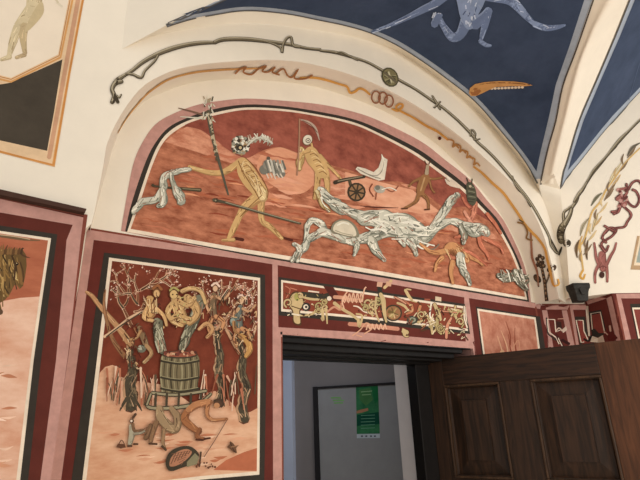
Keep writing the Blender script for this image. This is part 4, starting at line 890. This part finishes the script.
for pts, c in (([(591,206),(596,198),(602,193)], (126,120,98)), ([(604,201),(610,191),(616,182)], (146,122,96)), ([(580,236),(583,226),(589,218)], (168,156,130)), ([(592,232),(595,222),(598,213)], (206,184,140)), ([(577,258),(576,248),(579,240)], (120,96,70)), ([(587,260),(586,250),(588,240)], (112,88,66)), ([(608,186),(614,174),(622,162)], (222,204,164)), ([(627,156),(632,148),(640,143)], (122,112,96))):
    g.line(pts, [.8,3.2,.8], c); g.line(pts, .7, tuple(int(v*.72) for v in c))
for k in range(16):
    t = k/15; x = 581+t*46+(7*t*(1-t))*-2; y = 262-t*104; sd = 1 if k % 2 else -1; g.line([(x,y),(x+sd*3+1.5,y-5),(x+sd*4+4.5,y-11)], [.6,2.2,.5], random.choice([(196,164,118),(158,132,98),(214,188,142),(130,108,84)]))
p.append(g.build('painted_stem', None))
fresco('leafy_gold_vine_painting', 'golden vine with grey leaves painted between the twisted vine and red dancer', 'vine', (5.4, -.6, 3.4), p)
p = []
g = Art(UP+FR, .014, 6); R1=(152,96,88); R2=(96,54,50); R3=(186,140,130)
g.limb([(602,254),(602,262),(603,270)], [7,8,6], R1, R2, R3, 14); g.dot(601.6,275,2.8,(70,44,38),3.4); g.limb([(599,266),(596,258),(595,250),(594,243)], [2.6,2.6,2,1.6], R1, R2); g.limb([(606,266),(610,257),(614,250),(616,243)], [2.6,2.6,2,1.4], R1, R2); g.limb([(599,264),(595,273),(595,283)], [3,2.4,1.8], R1, R2); g.limb([(606,264),(607,274),(607,282)], [3,2.4,1.8], R1, R2); g.line([(599,268),(603,266),(606,268)], .8, R2)
p.append(g.build('painted_upside_down_man', None, 'dark red man hanging head down'))
g = Art(UP+FR, .022, 6)
for pts in ([(604,250),(601,244),(606,240),(612,236),(616,230),(610,228),(605,232),(602,238),(606,243)], [(612,229),(618,228),(624,227),(627,222),(631,215),(626,209),(621,205)], [(604,226),(609,229),(614,232)], [(620,206),(617,211),(611,212)], [(621,204),(618,212),(613,214)], [(621,206),(623,198),(627,192),(626,184)], [(624,196),(629,204),(635,207),(639,200),(636,192),(632,190)], [(628,190),(632,183),(638,181),(642,186)], [(616,200),(620,196),(625,200)], [(600,246),(605,252),(608,246)]):
    g.line(pts, 2.6, R2); g.line(pts, 1.3, R1); g.line([(x+J(1.6),y+J(1.6)) for x, y in pts], .8, R2)
for k in range(34): g.dot(622+J(5), 198+J(10), random.uniform(.9,2), random.choice([R1,R2,R3]))
p.append(g.build('painted_dancer', None, 'reddish brown knotted dancer'))
fresco('red_dancer_painting', 'reddish brown grotesque dancer over an upside down man, painted on the right wall', 'painting', (5.5, -.65, 3.2), p)
p = []
g = Art(FR, .002).poly([(637,236),(660,236),(660,270.6),(630.4,269.6)], (176,146,112)).poly([(639.6,236),(660,236),(660,266),(633.6,265.4)], (224,204,176)).poly([(641,238),(660,238),(660,263),(636,262.6)], (150,160,150))
p.append(g.build('painted_frame', None, 'beige painted frame'))
fresco('small_framed_fresco', 'beige framed fresco cut by the right edge, above the dado', 'fresco', (5.75, -.78, 3.0), p)

# ---------------------------------------------------------------- small dado frescoes of the corner
def small(name, label, loc, items): fresco(name, label, 'fresco', loc, items, None)
g = Art(FC, .003).poly([(547,309.6),(561.4,309.6),(570,352),(554,352)], DRED).line([(546.4,318),(548,334),(555,339.6),(562,341)], 1.6, BLK, False).line([(554.4,319.6),(547.2,319.4),(548.4,331.6),(556,337.6),(559,344)], 1, WHT, False).line([(554.6,319.6),(555.8,332),(560,330)], 1, WHT, False).line([(557.6,319),(565,318.6)], .8, (200,150,130), False).poly([(556,321),(561,322),(562,329),(557,331)], (64,40,34)).poly([(561.6,330),(566,326),(567,330),(563,333)], (214,190,172)).line([(556,334),(559,340),(563,346)], [2.4,3,2], (74,34,30)).line([(556,331),(559,328),(562,331)], 1.4, (206,180,160)).line([(562,340),(569,344)], 3, (60,30,28)).line([(558,338),(562,346)], .8, WHT)
small('left_corner_fresco', 'small dark red corner fresco with white line work, nearest the salmon panel', (5.2, -.07, 2.3), [g.build('painted_panel', None)])
g = Art(FC, .003).poly([(573,309.8),(585.4,309.8),(590,352),(580,352)], DRED).poly([(574.6,316.6),(585,316.6),(588,336),(580,346)], BLK).poly([(577,320.6),(583,320.6),(584,331),(588,342),(581.6,343)], (132,60,52)).line([(582.8,320.4),(576,320.2),(581,342.4),(584,342)], 1, WHT, False).line([(583,320.4),(583.8,331),(588,340)], 1, WHT, False)
small('middle_corner_fresco', 'small dark red corner fresco below the black corbel', (5.47, -.22, 2.3), [g.build('painted_panel', None)])
g = Art(FC, .003).poly([(589,305.6),(606,299.6),(618.4,352),(594,352)], DRED).poly([(589,312),(601.4,309.6),(606,330),(602,338),(592,336)], BLK).poly([(592,315),(600,313.4),(604,333),(594,333)], (134,64,54)).line([(604.8,333),(600.4,312),(591,313.6),(592.8,333)], 1, WHT, False).poly([(590,342),(592,336),(598,338),(603,335),(605,343)], (206,186,164)).line([(591,336),(588,341),(584,339)], 2, (30,24,22)).poly([(607,332),(611,328),(614,333),(618,338),(613,342),(608,340)], (92,34,30)).line([(610,326),(610.6,331)], 2, (196,160,140)).line([(604,331),(608,335)], 1.2, (190,150,130))
small('side_pier_fresco', 'dark red fresco on the side of the right pier, between corbel and pier edge', (5.5, -.45, 2.3), [g.build('painted_panel', None)])
g = Art(FC, .003).poly([(630,304),(660,303.6),(660,352),(640,352)], BLK).poly([(632,307.6),(660,307.4),(660,352),(641,352)], WHT).poly([(633.6,309.4),(660,309),(660,352),(643,352)], (128,62,54))
small('pier_front_fresco', 'dark red fresco with a white line on the front of the right pier', (5.7, -.75, 2.3), [g.build('painted_panel', None)])

# ================================================================ FURNISHINGS
# ledge on the left wall
b = MB()
q = [on_y(*k, YF-.015) for k in ((-60,178.6),(0,191.4),(85.6,210.6),(84,214.4),(0,197),(-60,184.6))]
b.prism(q, Vector((0,-.03,0))); b.prism([v+Vector((0,.03,0)) for v in q], Vector((0,-.03,0)))
tag(b.build('trim_3', [pig((72,50,42), .15, 8)], None, .004), kind='structure')
# corbel of black carved stone under the springing
STONE = pig((50,48,44), .35, 30, rough=.6)
def loop(cx, n_, z, hw, d0, d1): return [cx - BD*hw + n_*d0 + Vector((0,0,z)), cx + BD*hw + n_*d0 + Vector((0,0,z)), cx + BD*hw + n_*d1 + Vector((0,0,z)), cx - BD*hw + n_*d1 + Vector((0,0,z))]
qc = on_E(575.4, 295, .0); base = Vector((qc.x, qc.y, 0))
ct = thing('corbel', 'black carved stone corbel on the dado under the twisted vine', 'corbel', (base.x, base.y, 2.70))
prof = [(2.645,.060),(2.68,.064),(2.73,.072),(2.76,.080),(2.775,.090),(2.805,.094),(2.815,.094)]
vs2 = []; fs2 = []
for z, w in prof: vs2 += loop(base, BN, z, w, .0, .05+w*1.0)
for i in range(len(prof)-1):
    for j in range(4): fs2.append((4*i+j, 4*i+(j+1)%4, 4*i+4+(j+1)%4, 4*i+4+j))
fs2 += [(0,1,2,3), tuple(4*len(prof)-4+k for k in (0,1,2,3))]
cb = mesh('block', vs2, fs2, STONE); 
bm = bmesh.new(); bm.from_mesh(cb.data); bmesh.ops.recalc_face_normals(bm, faces=bm.faces); bm.to_mesh(cb.data); bm.free()
bv = cb.modifiers.new('bevel', 'BEVEL'); bv.width = .008; bv.segments = 2
b = MB(); b.obox(base+Vector((0,0,0)), BD, BN, (-.092,0,2.815), (.092,.140,2.827)); cap = b.build('cap', [STONE], None, .004)
b = MB(); b.prism([base+BN*.13+Vector((0,0,2.705))-BD*.02, base+BN*.13+Vector((0,0,2.705))+BD*.02, base+BN*.13+BD*.035+Vector((0,0,2.765)), base+BN*.13+Vector((0,0,2.80)), base+BN*.13-BD*.035+Vector((0,0,2.765))], BN*.014); leaf = b.build('carved_leaf', [STONE], None, .004)
adopt(ct, cb, cap, leaf)

# door frame in the reveal
WD = pig((24,21,20), .2, 20, (1,1,1), rough=.5)
b = MB(); b.box((1.775,.12,2.085),(3.70,.20,2.168)); b.box((1.775,.20,2.065),(3.62,.34,2.168)); b.box((1.775,.34,2.05),(3.60,.46,2.168)); b.box((1.775,.05,2.125),(3.74,.12,2.168))
hd = b.build('frame_head', [WD], None, .006)
b = MB(); b.box((3.44,.38,0),(3.79,.50,2.16)); po = b.build('frame_post', [WD], None, .006)
b = MB(); b.box((1.79,.36,0),(1.87,.48,2.16)); po2 = b.build('frame_post', [WD], None, .006)
b = MB(); b.box((XD0,.004,0),(XD0+.006,.38,2.1)); b.box((XD0,.006,2.160),(3.80,.05,2.167)); ln = b.build('reveal_lining', [WD])
t = thing('door_frame', 'black wooden frame of the doorway', 'door frame', (2.8,.3,0)); adopt(t, hd, po, po2, ln)
# open leaf
def wood(c, c2, sc=(1,1,1)):
    mt = bpy.data.materials.new('wood'); mt.use_nodes = True; nt = mt.node_tree; bs = nt.nodes['Principled BSDF']; bs.inputs['Roughness'].default_value = .5; bs.inputs['Specular IOR Level'].default_value = .25
    tc = nt.nodes.new('ShaderNodeTexCoord'); mp = nt.nodes.new('ShaderNodeMapping'); mp.inputs['Scale'].default_value = sc; nt.links.new(tc.outputs['Object'], mp.inputs[0])
    n = nt.nodes.new('ShaderNodeTexNoise'); n.inputs['Scale'].default_value = 4; n.inputs['Detail'].default_value = 8; n.inputs['Distortion'].default_value = .8; nt.links.new(mp.outputs[0], n.inputs[0])
    rp = nt.nodes.new('ShaderNodeValToRGB'); rp.color_ramp.elements[0].position = .38; rp.color_ramp.elements[1].position = .66
    rp.color_ramp.elements[0].color = (*lin(c), 1); rp.color_ramp.elements[1].color = (*lin(c2), 1); nt.links.new(n.outputs['Fac'], rp.inputs[0]); nt.links.new(rp.outputs[0], bs.inputs['Base Color'])
    return mt
WV = wood((36,23,14), (60,39,25), (8,8,.7)); WH = wood((34,21,12), (58,36,22), (1,1,12)); WLIT = wood((62,36,20), (88,53,31), (8,8,.7))  # last wood: warm light on the end stile put into its colour
WM = wood((46,31,20), (78,55,37), (8,8,.7))
H = Vector((3.76,-.035,0)); DD = Vector((.345,-.938,0)).normalized(); DN = Vector((DD.y,-DD.x,0))   # DN points to the camera side
if DN.x > 0: DN = -DN
S0, S1 = -.44, 1.42; ZT = 2.10; TH = .055
t = thing('door_leaf', 'open dark brown panelled wooden door at the lower right', 'door', (3.65,.39,0))
parts = []
def piece(nm, a, c, mt, bev=.004): b = MB(); b.obox(H, DD, DN, a, c); o2 = b.build(nm, [mt], None, bev); parts.append(o2); return o2
piece('top_rail', (-.30,-TH,1.853), (1.0,0,ZT), WH); piece('middle_rail', (-.30,-TH,.86), (1.0,0,1.075), WH); piece('bottom_rail', (-.30,-TH,.01), (1.0,0,.20), WH); piece('stile', (S0,-TH,.01), (-.30,0,ZT), WV); piece('stile', (1.0,-TH,.01), (S1,0,ZT), WLIT)
for z0_, z1_ in ((1.075,1.853), (.20,.86)):
    piece('mullion', (.205,-TH,z0_), (.463,0,z1_), WV)
def panel(s0, s1, z0_, z1_):
    P = lambda s_, n_, z: H + DD*s_ + DN*n_ + Vector((0,0,z)); V = []; Fs = []
    rings = [(.016,-.03),(.026,-.034),(.034,-.046),(.140,-.030),(.142,-.006),(.17,-.006)]
    for d_, n_ in rings: V += [P(s0+d_,n_,z0_+d_), P(s1-d_,n_,z0_+d_), P(s1-d_,n_,z1_-d_), P(s0+d_,n_,z1_-d_)]
    for i in range(len(rings)-1):
        for j in range(4): Fs.append((4*i+j, 4*i+(j+1)%4, 4*i+4+(j+1)%4, 4*i+4+j))
    m_ = 4*len(rings)-4; Fs.append((m_, m_+1, m_+2, m_+3)); k = len(V); V += [P(s0,-TH,z0_), P(s1,-TH,z0_), P(s1,-TH,z1_), P(s0,-TH,z1_)]; Fs.append((k+3,k+2,k+1,k)); Fs += [(j, (j+1)%4, k+(j+1)%4, k+j) for j in range(4)]
    o2 = mesh('panel', V, Fs, WV); bm = bmesh.new(); bm.from_mesh(o2.data); bmesh.ops.recalc_face_normals(bm, faces=bm.faces); bm.to_mesh(o2.data); bm.free(); parts.append(o2)
    b = MB()
    for (sa, za, sb, zb) in ((s0,z1_-.02,s1,z1_),(s0,z0_,s1,z0_+.02),(s0,z0_+.02,s0+.02,z1_-.02),(s1-.02,z0_+.02,s1,z1_-.02)): b.obox(H, DD, DN, (sa,-.034,za), (sb,.014,zb))
    mo = b.build('moulding', [WM], None, .006); mo.parent = o2
for z0_, z1_ in ((1.075,1.853), (.20,.86)): panel(-.30,.205,z0_,z1_); panel(.463,1.0,z0_,z1_)
adopt(t, *parts)

# ---------------------------------------------------------------- hall beyond the doorway
HW = pig((140,134,134), .05, 3); HLIT = pig((204,214,238), .03, 3)  # second pigment: bluish daylight on the left hall strip put into its paint
ang = radians(147.3); HD = Vector((sin(ang), cos(ang), 0)); HP = Vector((3.826,1.8,0)); HN = Vector((HD.y,-HD.x,0))
if HN.dot(CAM-HP) < 0: HN = -HN
b = MB(); b.obox(HP, HD, HN, (-.83,-.1,0), (1.5,-.02,3.0)); tag(b.build('wall_hall', [HW]), kind='structure')
b = MB(); b.obox(HP, HD, HN, (-1.9,-.1,0), (-.80,.06,3.0)); tag(b.build('wall_hall_left', [HLIT]), kind='structure')
b = MB(); b.box((.3,.46,0),(.4,4.4,3.0)); b.box((.3,4.3,0),(5,4.4,3)); tag(b.build('wall_hall_far', [HW]), kind='structure')
b = MB(); b.box((.3,.4,3.0),(5.6,4.4,3.05)); tag(b.build('ceiling_hall', [HW]), kind='structure')
b = MB(); b.box((3.50,.50,0),(3.9,.735,3.0)); tag(b.build('wall_hall_right', [pig((214,206,204), .04, 4)]), kind='structure')
t = thing('noticeboard', 'pale grey noticeboard with a thin black frame on the hall wall', 'noticeboard', tuple(HP+Vector((0,0,1.2))))
b = MB(); b.obox(HP, HD, HN, (-.50,-.02,.25), (1.2,0,1.95)); bd = b.build('board', [pig((158,158,160), .05, 5)])
b = MB(); b.obox(HP, HD, HN, (-.535,-.02,.23), (-.475,.025,1.975)); b.obox(HP, HD, HN, (-.475,-.02,1.945), (1.2,.025,1.972)); b.obox(HP, HD, HN, (-.475,-.02,.23), (1.2,.025,.26)); fm = b.build('frame', [pig((46,44,46), .1, 9)], None, .003)
adopt(t, bd, fm)
SURF2 = [bd]
bpy.context.view_layer.update()
me = bd.data; BV.append((bd, BVHTree.FromPolygons([v.co.copy() for v in me.vertices], [tuple(q.vertices) for q in me.polygons])))
p = []
g = Art([bd], .003).poly([(356,387),(378,385.4),(380,438),(357,438.6)], pig((30,92,62), .3, 5, (1,1,1), (70,140,92)))
p.append(g.build('sheet', None))
g = Art([bd], .0042).poly([(359,390),(370,387.6),(373,400),(366,406),(360,400)], (74,124,74)).poly([(371,387),(378,386.6),(378.4,400),(375,404)], (32,110,64)).poly([(356.6,411),(361,409.6),(368,408),(368.4,410.6),(362,412.6),(356.6,413.6)], (176,126,96)).poly([(356.8,434),(380,433.6),(380,438),(357,438.4)], (196,206,214)).poly([(357,415),(379,412),(379.6,424),(357,426)], (22,80,62))
for k in range(5): g.line([(361,415.6+k*3.2),(375,415+k*3.2)], .7, (104,160,130), False)
g.line([(361,392),(372,391)], .8, (150,190,140), False); g.line([(362,395),(371,394.4)], .7, (150,190,140), False)
for x in (361,365.4,370,374): g.line([(x,436.2),(x+2,436.1)], 1.4, (70,80,92), False)
p.append(g.build('printing', None, 'pale print, a reaching hand and a white foot strip'))
fresco('poster', 'green poster with a reaching hand on the grey noticeboard', 'poster', tuple(HP+Vector((0,0,1.66))), p)
g = Art([bd], .003)
for k, (a0, a1) in enumerate(((331,341),(333,344),(334,343))): g.line([(a0,398+k*2.6),((a0+a1)/2,397.6+k*2.6),(a1,398+k*2.5)], 1.3, (128,186,108), False)
w = g.build('green_note', None); tag(w, 'small green lettering on the noticeboard, left of the poster', 'writing')
